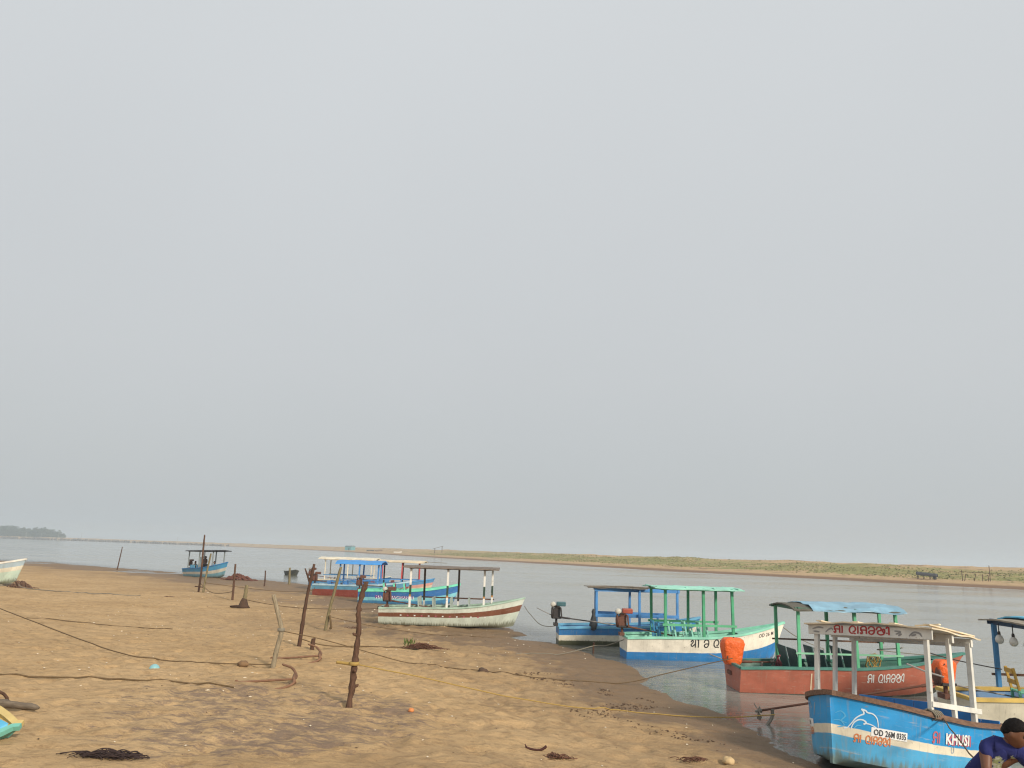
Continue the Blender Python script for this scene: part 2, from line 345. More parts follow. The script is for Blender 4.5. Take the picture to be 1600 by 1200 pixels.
# far bank: beach, wrack line and low dunes with grass
def frb(x, y):
    d = sdist(x, y, FAR)
    d = d+vnoise(np.asarray(x)*.06, np.asarray(y)*.06)*5
    z = np.where(d < 0, .06*d, np.where(d < 9, .075*d, .675+.035*np.clip(d-9, 0, 22)))
    hump = np.clip((d-24)/26, 0, 1); hump = hump*hump*(3-2*hump)
    z = z+hump*(1.55+vnoise(x*.055+7, y*.055)*1.3+vnoise(x*.15, y*.15)*.55+vnoise(x*.5, y*.5)*.22)
    z = z+np.clip((d-12)/10, 0, 1)*(vnoise(x*.33+4, y*.33)*.28+vnoise(x*.9, y*.9)*.12)
    return z, d
def resample(P, st):
    o = [P[0]]
    for a, b in zip(P[:-1], P[1:]):
        L = np.linalg.norm(b-a); n = max(1, int(L/st(.5*(a+b)))); o += [a+(b-a)*k/n for k in range(1, n+1)]
    return np.array(o)
fp = resample(FAR, lambda m: 2.0 if 90 < m[1] < 420 and m[0] > -80 else 6 if m[1] < 700 else 14)
for _ in range(8): fp[1:-1] = .25*fp[:-2]+.5*fp[1:-1]+.25*fp[2:]
tg_ = np.gradient(fp, axis=0); tg_ /= np.linalg.norm(tg_, axis=1)[:, None]; nrm = np.stack([tg_[:, 1], -tg_[:, 0]], 1)
nrm = np.where((nrm@np.array([.8, .6]))[:, None] < -.2, -nrm, nrm)
offs = axis_pts((-14, 40, 1.2, 1.2), (40, 120, 2, 6), (120, 420, 20, 60))
P = fp[:, None, :]+nrm[:, None, :]*offs[None, :, None]; z, d = frb(P[..., 0], P[..., 1])
V = np.concatenate([P, z[..., None]], -1).reshape(-1, 3); idx = np.arange(V.shape[0]).reshape(P.shape[:2])
q = np.stack([idx[:-1, :-1], idx[:-1, 1:], idx[1:, 1:], idx[1:, :-1]], -1).reshape(-1, 4)
def t_bank():
    t = NT('dune_bank'); p = t.pos(); at = t.node('ShaderNodeAttribute', attribute_name='inland').outputs['Fac']
    n = t.noise(.09, 6, vec=p, rough=.65); f = t.noise(.8, 6, vec=p, rough=.75); g = t.noise(.035, 4, vec=p, sc=(1, 1, 0))
    sand = t.mix(t.rng(f, .3, .7), (.40, .27, .15), (.50, .36, .20))
    k = t.mix(t.rng(at, 3.5, 7.5), (.205, .125, .075), sand)
    k = t.mix(t.math('MULTIPLY', t.rng(t.noise(.5, 6, vec=p, sc=(.35, .35, 1), rough=.75), .52, .62), t.rng(at, 7, 11)), k, (.20, .13, .08))
    sp = t.node('ShaderNodeSeparateXYZ'); t.l.new(p, sp.inputs[0]); gz = t.math('MULTIPLY', t.rng(sp.outputs['Y'], 330, 560, 1, .1), t.rng(t.math('ADD', at, t.rng(n, .3, .7, -7, 7)), 17, 21))
    gz = t.math('MULTIPLY', gz, t.rng(t.math('ADD', at, t.rng(n, .3, .7, -16, 16)), 46, 62, 1, 0))
    gm = t.math('MULTIPLY', gz, t.rng(t.math('ADD', f, t.rng(n, .3, .7, -.2, .2)), .36, .52, .25, 1))
    k = t.mix(gm, k, t.mix(t.rng(f, .35, .65), (.19, .195, .062), (.31, .285, .115)))
    t.bump(f, .6, .3); t.fin(k, .95, .1); return t.m
bank = np_mesh('far_bank', V, q, t_bank()); tag(bank, kind='structure')
at = bank.data.attributes.new('inland', 'FLOAT', 'POINT'); at.data.foreach_set('value', d.ravel().astype(np.float32))
def FZ(x, y): return float(frb(np.array([float(x)]), np.array([float(y)]))[0][0])
# dune grass tufts
def tufts():
    m = MB(); rng = random.Random(3); cnt = 0
    vis = [i for i in range(len(fp)) if fp[i][1] > 95 and fp[i][1] < 420 and fp[i][0] > -70]
    while cnt < 9000:
        i = rng.choice(vis); o = rng.uniform(15, 62)
        x, y = fp[i]+nrm[i]*o
        x += rng.uniform(-2, 2); y += rng.uniform(-2, 2)
        if vnoise(np.array([x*.09+40]), np.array([y*.09]))[0] < -.12+abs(o-30)*.008:
            if rng.random() < .9: cnt += .1; continue
        cnt += 1
        m.v.append((x, y, rng.random()))
    A = np.array(m.v); Z = frb(A[:, 0], A[:, 1])[0]; o = MB()
    for (x, y, s), z in zip(A, Z):
        for k in range(3):
            a = rng.uniform(0, math.tau); h = .08+.2*s*rng.random(); wd = .10+.14*s; dx, dy = math.cos(a), math.sin(a)
            o.add([(x-dx*wd, y-dy*wd, z-.04), (x+dx*wd, y+dy*wd, z-.04), (x+dx*wd*.9-dy*.1, y+dy*wd*.9, z+h*.8), (x+dy*.1, y, z+h)], [(0, 1, 2, 3)])
    return o
tf = tufts().build('dune_grass', plain('grass_blades', (.25, .235, .09), .9, .35, .25, 0), fix=False)
tag(tf, 'low green and straw grass growing along the far dunes', 'grass', kind='stuff')


# ------------------------------------------------------------------ boats
class Boat:
    def __init__(s, name, loc, yaw, L, B, h, label, cat='boat', group=None, pitch=0, roll=0, tw=.78, rake=.35, e=2.3, th=None, keel=.28, um=.42, vee=1., slab=.70):
        s.L, s.B, s.tw, s.rake, s.e, s.um = L, B, tw, rake, e, um; s.hs, s.hm, s.hb = h; s.keel = keel; s.vee = vee; s.slab = slab
        s.root = empty(name, loc); s.root.rotation_euler = Matrix(((1, 0, 0), (0, 1, 0), (0, 0, 1))).to_euler()
        m = Matrix.Rotation(R(yaw), 3, 'Z')@Matrix.Rotation(-R(pitch), 3, 'Y')@Matrix.Rotation(R(roll), 3, 'X')
        s.root.rotation_euler = m.to_euler(); s.m = m.to_4x4(); s.m.translation = Vector(loc)
        tag(s.root, label, cat, group)
    def zs(s, u):
        z = s.hm
        if u < .4: z += (s.hs-s.hm)*(1-u/.4)**1.6
        if u > .4: z += (s.hb-s.hm)*((u-.4)/.6)**1.9
        return z
    def zk(s, u): return s.keel*max(0, (u-.72)/.28)**2.2
    def hb_(s, u):
        if u < s.um: return s.B/2*(s.tw+(1-s.tw)*math.sin(u/s.um*math.pi/2))
        return max(.03, s.B/2*(1-((u-s.um)/(1-s.um))**s.e))
    def g(s, u, v):
        flat = s.slab*min(1, v/.10)**.7+(1-s.slab)*max(0, (v-.10)/.90)**.75 if v < 1 else 1
        vee = v**.62; k = sst(.55, .98, u)*s.vee; return flat*(1-k)+vee*k
    def pt(s, u, v, sd, off=0):
        zk, zs = s.zk(u), s.zs(u)
        return Vector((s.L*u-s.rake*(1-v)*u**5, sd*max(.022, s.hb_(u)*s.g(u, v)+off), zk+v*(zs-zk)))
    def at(s, x, sd=1, v=1., off=0):        # point on the side at local x
        u = min(1, max(0, x/s.L))
        for _ in range(4): u = min(1, max(0, (x+s.rake*(1-v)*u**5)/s.L))
        return s.pt(u, v, sd, off)
    def xz(s, x, z, sd, off=.007):
        v = .7
        for _ in range(5):
            p = s.at(x, sd, v); u = min(1, max(0, x/s.L)); v = min(1, max(0, (z-s.zk(u))/(s.zs(u)-s.zk(u))))
        return s.at(x, sd, v, off)
    def hull(s, mat, inner, floor, cap, capw=.09, caph=.05, capover=.03, name_hull='hull', transom_mat=None, deck=None, fdeck=.80, cap_end=0.):
        us = [i/34 for i in range(34)]+[.982, .992, 1.]; vs = [0, .02, .05, .1, .16, .24, .34, .45, .56, .67, .78, .88, 1]
        me = MB(); uvs = []
        for sd in (-1, 1):
            me.grid([[s.pt(u, v, sd) for v in vs] for u in us]); uvs += [(u*s.L, v) for u in us for v in vs]
        n = len(us)*len(vs); k = len(vs)
        # transom between the two sides
        o = len(me.v); me.v += [tuple(s.pt(0, v, sd)) for v in vs for sd in(-1, 1)]; uvs += [(-sd*.4, v) for v in vs for sd in(-1, 1)]
        me.f += [(o+2*i, o+2*i+1, o+2*i+3, o+2*i+2) for i in range(k-1)]
        o = len(me.v); me.v += [tuple(s.pt(1, v, sd)+Vector((.012, 0, 0))) for v in vs for sd in(-1, 1)]; uvs += [(s.L, v) for v in vs for sd in(-1, 1)]
        me.f += [(o+2*i, o+2*i+1, o+2*i+3, o+2*i+2) for i in range(k-1)]
        for si, q0 in ((0, n-k), (1, 2*n-k)): me.f += [(q0+i, q0+i+1, o+2*(i+1)+si, o+2*i+si) for i in range(k-1)]
        ob = me.build(name_hull, mat, s.root, True)
        uvl = ob.data.uv_layers.new(name='hull')
        for l in ob.data.loops: uvl.data[l.index].uv = uvs[l.vertex_index]
        md = ob.modifiers.new('edge', 'EDGE_SPLIT'); md.split_angle = R(40)
        s.hullo = ob
        # inner lining
        me = MB(); vi = [.2, .45, .7, 1]
        for sd in(-1, 1): me.grid([[s.pt(u, v, sd, -.045) for v in vi] for u in us[:-2]])
        p = [s.pt(0, v, sd, -.045)+Vector((.04, 0, 0)) for v in vi for sd in(-1, 1)]
        me.add(p, [(2*i, 2*i+1, 2*i+3, 2*i+2) for i in range(3)])
        me.build('inner_lining', inner, s.root, True, fix=False)
        me = MB(); me.grid([[s.pt(u, .28, -1, -.02), s.pt(u, .28, 1, -.02)] for u in us[:-1]]); me.build('floor', floor, s.root, fix=False)
        # gunwale caps
        for sd in(-1, 1):
            me = MB(); P = []
            for u in [i/40 for i in range(40)]+[.985, .993, 1.]:
                a = s.pt(u, 1, sd); wi = min(capw, s.hb_(u)+.03)
                jz = mnoise.noise((u*9, sd*3, s.L))*.004
                y0 = a.y+sd*capover; y1 = a.y-sd*(wi-capover) if s.hb_(u) > wi else 0
                x0 = .0 if u < 1 else .04
                P.append([(a.x+x0, y0, a.z+jz), (a.x+x0, y0, a.z+caph+jz), (a.x+x0, y1, a.z+caph+jz), (a.x+x0, y1, a.z+jz), (a.x+x0, y0, a.z+jz)])
            me.grid(P); n5 = len(P)*5; me.f += [(0, 1, 2, 3), (n5-5, n5-4, n5-3, n5-2)]
            me.build('gunwale', cap, s.root)
        b = s.hb_(0); me = MB(); me.box((.03, 0, s.zs(0)+caph/2+.003), (.10, 2*b-2*(capw-capover)-.004, caph)); me.build('transom_cap', cap, s.root, bevel=.008)
        if deck:
            me = MB(); us2 = [fdeck+(1-fdeck)*i/8 for i in range(9)]
            me.grid([[s.pt(u, 1, -1, -.05)+Vector((0, 0, .0)), s.pt(u, 1, 0)+Vector((0, 0, .035)), s.pt(u, 1, 1, -.05)] for u in us2]); me.build('foredeck', deck, s.root, fix=False)
            me = MB(); me.add([s.pt(fdeck, .25, -1, -.05), s.pt(fdeck, .25, 1, -.05), s.pt(fdeck, 1, 1, -.05), s.pt(fdeck, 1, -1, -.05)], [(0, 1, 2, 3)]); me.build('bulkhead', deck, s.root, fix=False)
        return ob
    def posts(s, xs, ztop, mat, w=.07, sides=(-1, 1), inset=.045, lean=0., mats=None, far=None):
        s.pst = []
        for i, x in enumerate(xs):
            for sd in sides:
                xx = x if sd == -1 or far is None else far[i]
                a = s.at(xx, sd)+Vector((0, -sd*inset, .012)); zt = ztop if not callable(ztop) else ztop(xx, sd)
                b = Vector((xx+lean+random.uniform(-.02, .02), a.y+random.uniform(-.015, .015)-sd*.02, zt))
                m = mat if mats is None else mats(i, sd)
                MB().bar(a, b, w, w*random.uniform(.85, 1.1)).build('post', m, s.root, bevel=.006)
                s.pst.append((i, sd, a, b))
    def top(s, i, sd): return [q for q in s.pst if q[0] == i and q[1] == sd][0][3]
    def beams(s, mat, w=.06, h=.09, over=.12, n=3, long=True, longh=.08):
        for i in range(n):
            a, b = s.top(i, -1), s.top(i, 1); d = (b-a).normalized()
            MB().bar(a-d*over+Vector((.0, 0, .03)), b+d*over+Vector((0, 0, .03)), w, h).build('roof_beam', mat, s.root, bevel=.005)
        if long:
            for sd in(-1, 1):
                a, b = s.top(0, sd), s.top(n-1, sd); d = (b-a).normalized()
                MB().bar(a-d*over+Vector((0, sd*.05, .02)), b+d*over+Vector((0, sd*.05, .02)), .035, longh).build('side_beam', mat, s.root)
    def roof(s, x0, x1, wid, z, mat, camber=.08, wave=.02, th=.03, name='roof', droop=0., nx=22, ny=12, tiltx=0., yc=0., zf=None, seed=0):
        P = []; Q = []
        for i in range(nx+1):
            r1 = []; r2 = []
            for j in range(ny+1):
                x = x0+(x1-x0)*i/nx; t = j/ny*2-1; y = yc+wid/2*t
                zz = z+camber*(1-t*t)+wave*mnoise.noise((x*1.3+seed, y*1.6, seed))+wave*.5*mnoise.noise((x*4+seed, y*4, 3))+tiltx*(x-x0)
                if zf: zz += zf(x, t)
                ex = 0.; ed = droop if abs(t) > .99 else 0
                xx = x+(.03*mnoise.noise((y*5, seed, i))if i in(0, nx) else 0)
                r1.append(Vector((xx, y+.02*mnoise.noise((x*3, t, seed)), zz-ed))); r2.append(Vector((xx, y, zz-th-ed*.3)))
            P.append(r1); Q.append(r2)
        me = MB(); me.grid(P); me.grid(Q); n = (nx+1)*(ny+1); W = ny+1
        bd = [j for j in range(W)]+[(i)*W+ny for i in range(1, nx+1)]+[nx*W+j for j in range(ny-1, -1, -1)]+[i*W for i in range(nx-1, 0, -1)]
        me.f += [(bd[k], bd[(k+1) % len(bd)], n+bd[(k+1) % len(bd)], n+bd[k]) for k in range(len(bd))]
        return me.build(name, mat, s.root, False)
    def rail(s, z, mat, w=.035, sides=(-1, 1), over=.1, h=None, n=3, i0=0):
        for sd in sides:
            pp = []
            for i in(i0, n-1):
                q = [t for t in s.pst if t[0] == i and t[1] == sd][0]; f = (z-q[2].z)/(q[3].z-q[2].z); pp.append(q[2].lerp(q[3], f)+Vector((0, sd*.05, 0)))
            d = (pp[1]-pp[0]).normalized(); MB().bar(pp[0]-d*over, pp[1]+d*over, w, h or w*1.4).build('rail', mat, s.root)
    def bench(s, x, z, mat, back=.35, depth=.3, slats=0, lean=-.08, matb=None):
        b = abs(s.at(x, 1, .6).y)-.06
        o = MB().box((x, 0, z), (depth, 2*b, .03)).build('bench', mat, s.root, bevel=.005)
        if back and not slats:
            m = MB()
            for y0, y1 in ((-b, -.06), (.06, b)):
                m.add([(x-depth/2, y0, z), (x-depth/2, y1, z), (x-depth/2+lean, y1, z+back), (x-depth/2+lean, y0, z+back), (x-depth/2-.03, y0, z), (x-depth/2-.03, y1, z), (x-depth/2-.03+lean, y1, z+back), (x-depth/2-.03+lean, y0, z+back)], [(0, 1, 2, 3), (7, 6, 5, 4), (0, 4, 5, 1), (3, 2, 6, 7), (0, 3, 7, 4), (1, 5, 6, 2)])
            m.build('seat_back', matb or mat, s.root)
        return o
    def chair_back(s, x, y, z, w, h, mat, lean=-.1, slat=True):
        for k in (-1, 1):
            MB().bar((x, y+k*w/2, z), (x+lean, y+k*w/2, z+h), .05, .035).build('seat_upright', mat, s.root)
        for zz in (.55, .9): MB().bar((x+lean*zz, y-w/2, z+h*zz), (x+lean*zz, y+w/2, z+h*zz), .03, .09).build('seat_slat', mat, s.root)
    def decal(s, me, name, mat, fn, parent=None, label=None):
        o = MB(); o.v = [tuple(fn(v[0], v[1])) for v in me[0]]; o.f = list(me[1])
        ob = o.build(name, mat, parent or s.root, fix=False)
        if label: ob['label'] = label
        return ob
    def on_side(s, x0, z0, sd, dirx, shear=0.):
        return lambda a, b: s.xz(x0+dirx*a, z0+b+shear*a, sd)
    def engine(s, x, y, z, az=0, shaft=2.2, tank=None, covered=False, tilt=-.12, shaft_az=0., tiller=.9, tiller_az=180, til_up=.25, sc=1.0, body=None, csc=1.):
        """long-tail diesel on a swivel bracket at the transom"""
        body = body or m_rust
        me = MB(); k = sc
        me.box((0, 0, .20*k), (.26*k, .24*k, .28*k)).box((.02*k, 0, .40*k), (.17*k, .18*k, .16*k)).box((0, 0, .02), (.34*k, .2*k, .05))
        for f in range(4): me.box((.02*k, 0, (.35+.035*f)*k), (.21*k, .22*k, .012*k))
        me.tube([(0, 0, -.22), (0, 0, .02)], .045, 8); me.box((-.02, 0, -.2), (.16, .3, .1))
        eo = me.build('engine', body, s.root, bevel=.006); eo.location = (x, y, z); eo.rotation_euler = (0, 0, R(az))
        MB().tube(smooth_pts([(-.05*k, .1*k, .34*k), (-.12*k, .16*k, .3*k), (-.1*k, .15*k, .12*k), (.02, .13*k, .06)]), .016*k, 6).build('hose', m_dark, eo, True)
        MB().tube(smooth_pts([(.05*k, -.1*k, .42*k), (-.06*k, -.16*k, .46*k), (-.14*k, -.12*k, .36*k)]), .014*k, 6).build('hose', m_dark, eo, True)
        MB().lathe([(.01, -.17*k), (.09*k, -.165*k), (.09*k, -.14*k), (.01, -.135*k)], (0, .02, .40*k), 'x', 12).build('pulley', m_dark, eo)
        for yy in (-.15, .15): MB().bar((-.14*k, yy*k, .04), (.16*k, yy*k, .04), .04, .05).build('mount_rail', m_dark, eo)
        MB().lathe([(.02, -.19*k), (.19*k, -.185*k), (.2*k, -.15*k), (.16*k, -.14*k), (.04, -.135*k)], (0, 0, .2*k), 'x', 18).build('flywheel', body, eo, True)
        if not covered:
            MB().lathe([(.02, -.08), (.09, -.07), (.10, 0), (.09, .07), (.02, .08)], (-.13*k, -.02, .50*k), 'y', 14).build('air_filter', m_steel if s.root.location.y > 40 else plain('filter_pale', (.5, .48, .42), .5), eo, True)
            MB().box((.17*k, 0, .52*k), (.34*k, .22*k, .16*k)).build('fuel_tank', tank or m_rust, eo, bevel=.03)
            MB().tube(smooth_pts([(.1*k, -.1*k, .38*k), (.14*k, -.2*k, .38*k), (.16*k, -.22*k, .2*k), (.18*k, -.22*k, .02)]), .03*k, 8).build('exhaust_pipe', body, eo, True)
        else:
            P = []
            for i, (zz, rx, ry) in enumerate([(.0, .19, .18), (.06, .23, .2), (.2, .25, .22), (.36, .27, .23), (.5, .29, .24), (.6, .27, .23), (.645, .2, .18), (.66, .05, .05)]):
                r = []
                for a in range(37):
                    t = a/36*math.tau; f = 1+.16*mnoise.noise((math.cos(t)*2.2, math.sin(t)*2.2, zz*4+x))+.09*mnoise.noise((math.cos(t)*6, math.sin(t)*6, zz*9)); cs, sn = math.cos(t), math.sin(t)
                    pw = .72; r.append(csc*Vector((rx*f*math.copysign(abs(cs)**pw, cs)+.04*zz, ry*f*math.copysign(abs(sn)**pw, sn), zz*1.0+.02*mnoise.noise((t*2, zz*5, 1))))+Vector((0, 0, .12*(1-csc))))
                P.append(r)
            MB().grid(P).build('engine_cover', m_orange, eo, True, fix=True)
        a = R(shaft_az); d = Vector((math.cos(a), math.sin(a), tilt)).normalized(); p0 = Vector((0, 0, .06)); p1 = p0+d*shaft
        MB().tube([p0, p0+d*.5, p0+d*.52, p1], [.034, .034, .022, .022], 8).build('drive_shaft', body, eo, True)
        pr = MB(); q = d.to_track_quat('Z', 'Y').to_matrix()
        for b in range(3):
            t = b*math.tau/3+.4; v = [(.02, -.02, 0), (.16, -.06, .03), (.18, .03, .0), (.10, .07, -.03), (.02, .03, 0)]
            rz = Matrix.Rotation(t, 3, 'Z'); pr.add([p1+q@(rz@Vector(w_)) for w_ in v]+[p1+q@(rz@(Vector(w_)+Vector((0, 0, .012)))) for w_ in v], [(0, 1, 2, 3, 4), (9, 8, 7, 6, 5)]+[(i, (i+1) % 5, 5+(i+1) % 5, 5+i) for i in range(5)])
        pr.tube([p1-d*.06, p1+d*.07], [.045, .02], 8); pr.build('propeller', m_blade, eo)
        if True:
            f0 = p1-d*.28; MB().tube(smooth_pts([f0, f0+Vector((0, 0, -.14)), f0-d*(-.10)+Vector((0, 0, -.27)), f0+d*.24+Vector((0, 0, -.34))]), [.035]*12+[.03]*4+[.02]*3, 6).build('skeg', m_blade, eo, True)
        if tiller:
            a = R(tiller_az); d2 = Vector((math.cos(a), math.sin(a), til_up)); MB().tube([(0, 0, .05), d2*tiller*.35+Vector((0, 0, .04)), d2*tiller+Vector((0, 0, .05))], .017, 6).build('tiller', m_steel, eo, True)
        return eo

def text_mesh(body, size=1, bold=0., font_sx=1.):
    cu = bpy.data.curves.new('t', 'FONT'); cu.body = body; cu.size = size; cu.offset = bold*size; cu.resolution_u = 2; cu.space_character = 1.05
    ob = bpy.data.objects.new('t', cu); COL.objects.link(ob)
    dg = bpy.context.evaluated_depsgraph_get(); me = bpy.data.meshes.new_from_object(ob.evaluated_get(dg))
    vs = [(v.co.x*font_sx, v.co.y) for v in me.vertices]; fs = [tuple(p.vertices) for p in me.polygons]
    bpy.data.objects.remove(ob); bpy.data.meshes.remove(me); return vs, fs
GL = {  # Odia letters as pen strokes in a unit box: (advance, strokes)
 'ma': (.82, [[(.02, .20), (.10, .02), (.22, .12), (.20, .34), (.10, .50), (.66, .50)], [(.10, .50), (.10, .78), (.30, .98), (.54, .95), (.66, .75), (.66, .0)]]),
 'aa': (.34, [[(.10, .98), (.12, .5), (.10, .0)]]),
 'aa2': (.40, [[(.06, .92), (.18, 1.0), (.20, .6), (.20, .0)]]),
 'ra': (.86, [[(.70, -.06), (.56, .06), (.26, .04), (.08, .28), (.10, .70), (.36, .98), (.64, .86), (.72, .56), (.60, .30), (.40, .28)]]),
 'ca': (.84, [[(.06, .62), (.16, .90), (.42, .99), (.66, .80), (.66, .34), (.46, .03), (.20, .06), (.10, .28), (.26, .46), (.66, .46)]]),
 'nda': (1.02, [[(.04, .55), (.12, .86), (.34, .98), (.52, .82), (.50, .56), (.22, .46), (.16, .18), (.40, .0), (.70, .06), (.86, .34), (.84, .74), (.66, .60), (.70, .38), (.88, .30)]]),
 'ii': (.45, [[(.02, .78), (.10, 1.0), (.26, .96), (.28, .6), (.28, .0)], [(.02, .30), (.12, .16)]]),
 'sa': (.85, [[(.04, .70), (.20, .96), (.34, .80), (.22, .56), (.06, .40), (.20, .16), (.44, .30), (.64, .50)], [(.64, .98), (.64, .0)]]),
 'sp': (.5, [])}
def odia(word, h, wd=.12):
    vs = []; fs = []; x = 0
    for gname in word:
        adv, st = GL[gname]
        for p in st:
            q = smooth_pts(p, 5); o = len(vs)
            for i, a in enumerate(q):
                d = (q[min(i+1, len(q)-1)]-q[max(0, i-1)]); d = d.normalized() if d.length > 0 else Vector((1, 0, 0)); n = Vector((-d.y, d.x, 0))*wd/2
                vs += [((x+a.x+n.x)*h, (a.y+n.y)*h), ((x+a.x-n.x)*h, (a.y-n.y)*h)]
            fs += [(o+2*i, o+2*i+1, o+2*i+3, o+2*i+2) for i in range(len(q)-1)]
        x += adv
    return vs, fs
MARAM = ['ma', 'aa', 'sp', 'ra', 'aa', 'ma', 'ca', 'nda', 'ii']
def two_words(h, wd, W):      # the two words of the name as separate meshes, together W wide
    a, b = odia(MARAM[:2], h, wd), odia(MARAM[3:], h, wd); off = (GL['ma'][0]+GL['aa'][0]+GL['sp'][0])*h
    mx = max(v[0] for v in b[0])+off; k = W/mx
    return ([(v[0]*k, v[1]) for v in a[0]], a[1]), ([((v[0]+off)*k, v[1]) for v in b[0]], b[1])
def rect_mesh(w, h, n=8):
    vs = [(w*i/n, h*j) for i in range(n+1) for j in(0, 1)]; return vs, [(2*i, 2*i+2, 2*i+3, 2*i+1) for i in range(n)]
def stroke_mesh(lines, wd):
    vs = []; fs = []
    for p in lines:
        q = smooth_pts(p, 6); o = len(vs)
        for i, a in enumerate(q):
            d = (q[min(i+1, len(q)-1)]-q[max(0, i-1)]).normalized(); t = i/(len(q)-1); k = wd*(.35+.65*math.sin(math.pi*min(1, max(0, .08+.84*t))))
            n = Vector((-d.y, d.x, 0))*k/2; vs += [(a.x+n.x, a.y+n.y), (a.x-n.x, a.y-n.y)]
        fs += [(o+2*i, o+2*i+1, o+2*i+3, o+2*i+2) for i in range(len(q)-1)]
    return vs, fs
m_tw = plain('lettering_white', (.75, .75, .72), .6, .1); m_tr = plain('lettering_red', (.38, .03, .03), .6, .2); m_to = plain('lettering_orange', (.62, .20, .07), .6, .15)
m_tb = plain('lettering_black', (.03, .03, .035), .6, .2); m_tp = plain('lettering_purple', (.20, .08, .30), .6, .2); m_tf = plain('lettering_faded', (.33, .42, .50), .6, .2); m_tpk = plain('lettering_pink', (.45, .12, .16), .6, .2)
m_plate = plain('number_plate_white', (.80, .80, .78), .5, .06)

# --- 1: blue and cream boat in front, bow drawn up on the sand, facing the camera
yaw1 = 214.5; fwd = Vector((math.cos(R(yaw1)), math.sin(R(yaw1)), 0))
L1 = 4.1; bw = Vector((5.02, 12.70, 0)); st = bw-fwd*L1
b1 = Boat('passenger_boat', (st.x, st.y, -.42), yaw1, L1, 2.16, (.84, .82, 1.04), 'blue and cream boat nearest the camera, dolphin painted on its beached bow', pitch=8.0, roll=3.2, tw=.76, rake=.06, e=5.4, keel=.06, um=.30, vee=.0, slab=.90)
hm1 = hullmat('hull_blue_cream', [(.435, (.07, .36, .62)), (.575, CREAM), (1.1, (.014, .285, .63))], grime=.20, grimecol=(.13, .15, .10), streak=.42, scuff=.42)
b1.hull(hm1, paint('inner_blue', (.025, .19, .48), .3), plain('floor_boards', (.13, .12, .11)), wood('gunwale_brown', (.21, .125, .085), .6, 3, (2, 10, 10)), capw=.15, caph=.075, capover=.06, deck=None)
xs1 = [2.92, 2.31, 1.70]
b1.posts(xs1, lambda x, sd: 2.12, m_white, w=.072, inset=.03)
m_crm2 = paint('roof_boards', (.72, .60, .42), .35)
for i in range(3):
    a, b_ = b1.top(i, -1), b1.top(i, 1)
    if i == 0:
        f = MB().box(((a.x+b_.x)/2+.06, 0, a.z+.0), (.03, 2.22, .17)).build('fascia', m_white, b1.root, bevel=.006)
        zz, xx = a.z-.045, (a.x+b_.x)/2+.079
        for wm in two_words(.125, .17, 1.02): b1.decal(wm, 'lettering', m_tr, lambda p, q_: Vector((xx, -.60+p, zz+q_)), label='dark red hand painted word on the fascia board')
        for dl in ([[(-1.02, .05), (-.9, .08), (-.8, .07)], [(-1.0, .01), (-.88, .0)], [(-.76, 0), (-.70, .05), (-.64, .07), (-.62, .04)]], [[(.50, .07), (.60, .06), (.52, .02)], [(.56, 0), (.62, .03)]], [[(.74, .0), (.82, .06), (.91, .05), (.95, .0)], [(.78, .01), (.86, .03)]]):
            b1.decal(stroke_mesh(dl, .03), 'fish_drawing', m_steel, lambda p, q_: Vector((xx, p, zz+q_)))
    else:
        MB().bar((a.x, -1.1, a.z+.0), (b_.x, 1.1, b_.z+.0), .06, .13).build('roof_beam', m_white, b1.root, bevel=.006)
b1.roof(1.50, 3.05, 2.3, 2.215, m_crm2, camber=.035, wave=.045, th=.022, seed=3)
for k, yy in enumerate((-.9, -.2, .45, 1.02)):
    MB().bar((1.5, yy, 2.25), (3.02, yy+.03, 2.265), .10, .02).build('roof_plank', m_crm2, b1.root)
MB().bar((2.5, .60, 2.29), (2.62, 1.06, 2.31), .05, .02).build('loose_lath', m_crm2, b1.root)
for sd in(-1, 1):
    a, b_ = b1.at(2.95, sd), b1.at(1.55, sd); MB().bar(a+Vector((0, -sd*.0, .20)), b_+Vector((0, 0, .24)), .06, .08).build('rail', m_white, b1.root, bevel=.006)
# seat boxes / bulkheads across
bl = paint('panel_blue', (.02, .20, .52), .25)
for x, h0 in ((1.60, 1.12), (.55, .95)):
    hb_ = abs(b1.at(x, 1, .8).y)-.05
    n = 6
    for k in range(n):
        y0 = -hb_+2*hb_*k/n; MB().box((x-.004*(k % 2), y0+hb_/n, .5*h0+.15), (.03, 2*hb_/n-.012, h0-.3)).build('panel', bl, b1.root, bevel=.004)
for x in (2.3, 2.9, 1.2): b1.bench(x, .48, paint('bench_blue', (.03, .24, .5), .4), back=0)
# lettering on the port bow
m_tlo = m_to
def p1f(x0, z0, sh=0.): return b1.on_side(x0, z0, 1, -1, sh)
out_ = lambda g, k: (lambda a, b: g(a, b)+Vector((.003*k, .006*k, 0)))
b1.decal(rect_mesh(.40, .125), 'number_plate', m_plate, p1f(3.765, .525, -.06))
pt_ = text_mesh('OD 26M 0335', .12, .016, 1.0); mx = max(v[0] for v in pt_[0])
b1.decal(([(v[0]/mx*.36+.02, v[1]+.02) for v in pt_[0]], pt_[1]), 'number', m_tb, out_(p1f(3.765, .525, -.06), 1))
for wm in two_words(.115, .16, .335): b1.decal(wm, 'lettering', m_to, p1f(3.905, .405), label='small orange hand painted word on the cream band')
dol = [[(0, 0), (.06, .10), (.12, .20), (.20, .27), (.25, .30), (.24, .355), (.21, .385), (.28, .37), (.32, .335), (.42, .32), (.50, .25), (.53, .15), (.535, .07)],
    [(.05, -.02), (.09, .10), (.16, .17), (.24, .18), (.30, .14), (.26, .10), (.31, .12), (.42, .10), (.52, .05)], [(0, 0), (-.06, -.03)]]
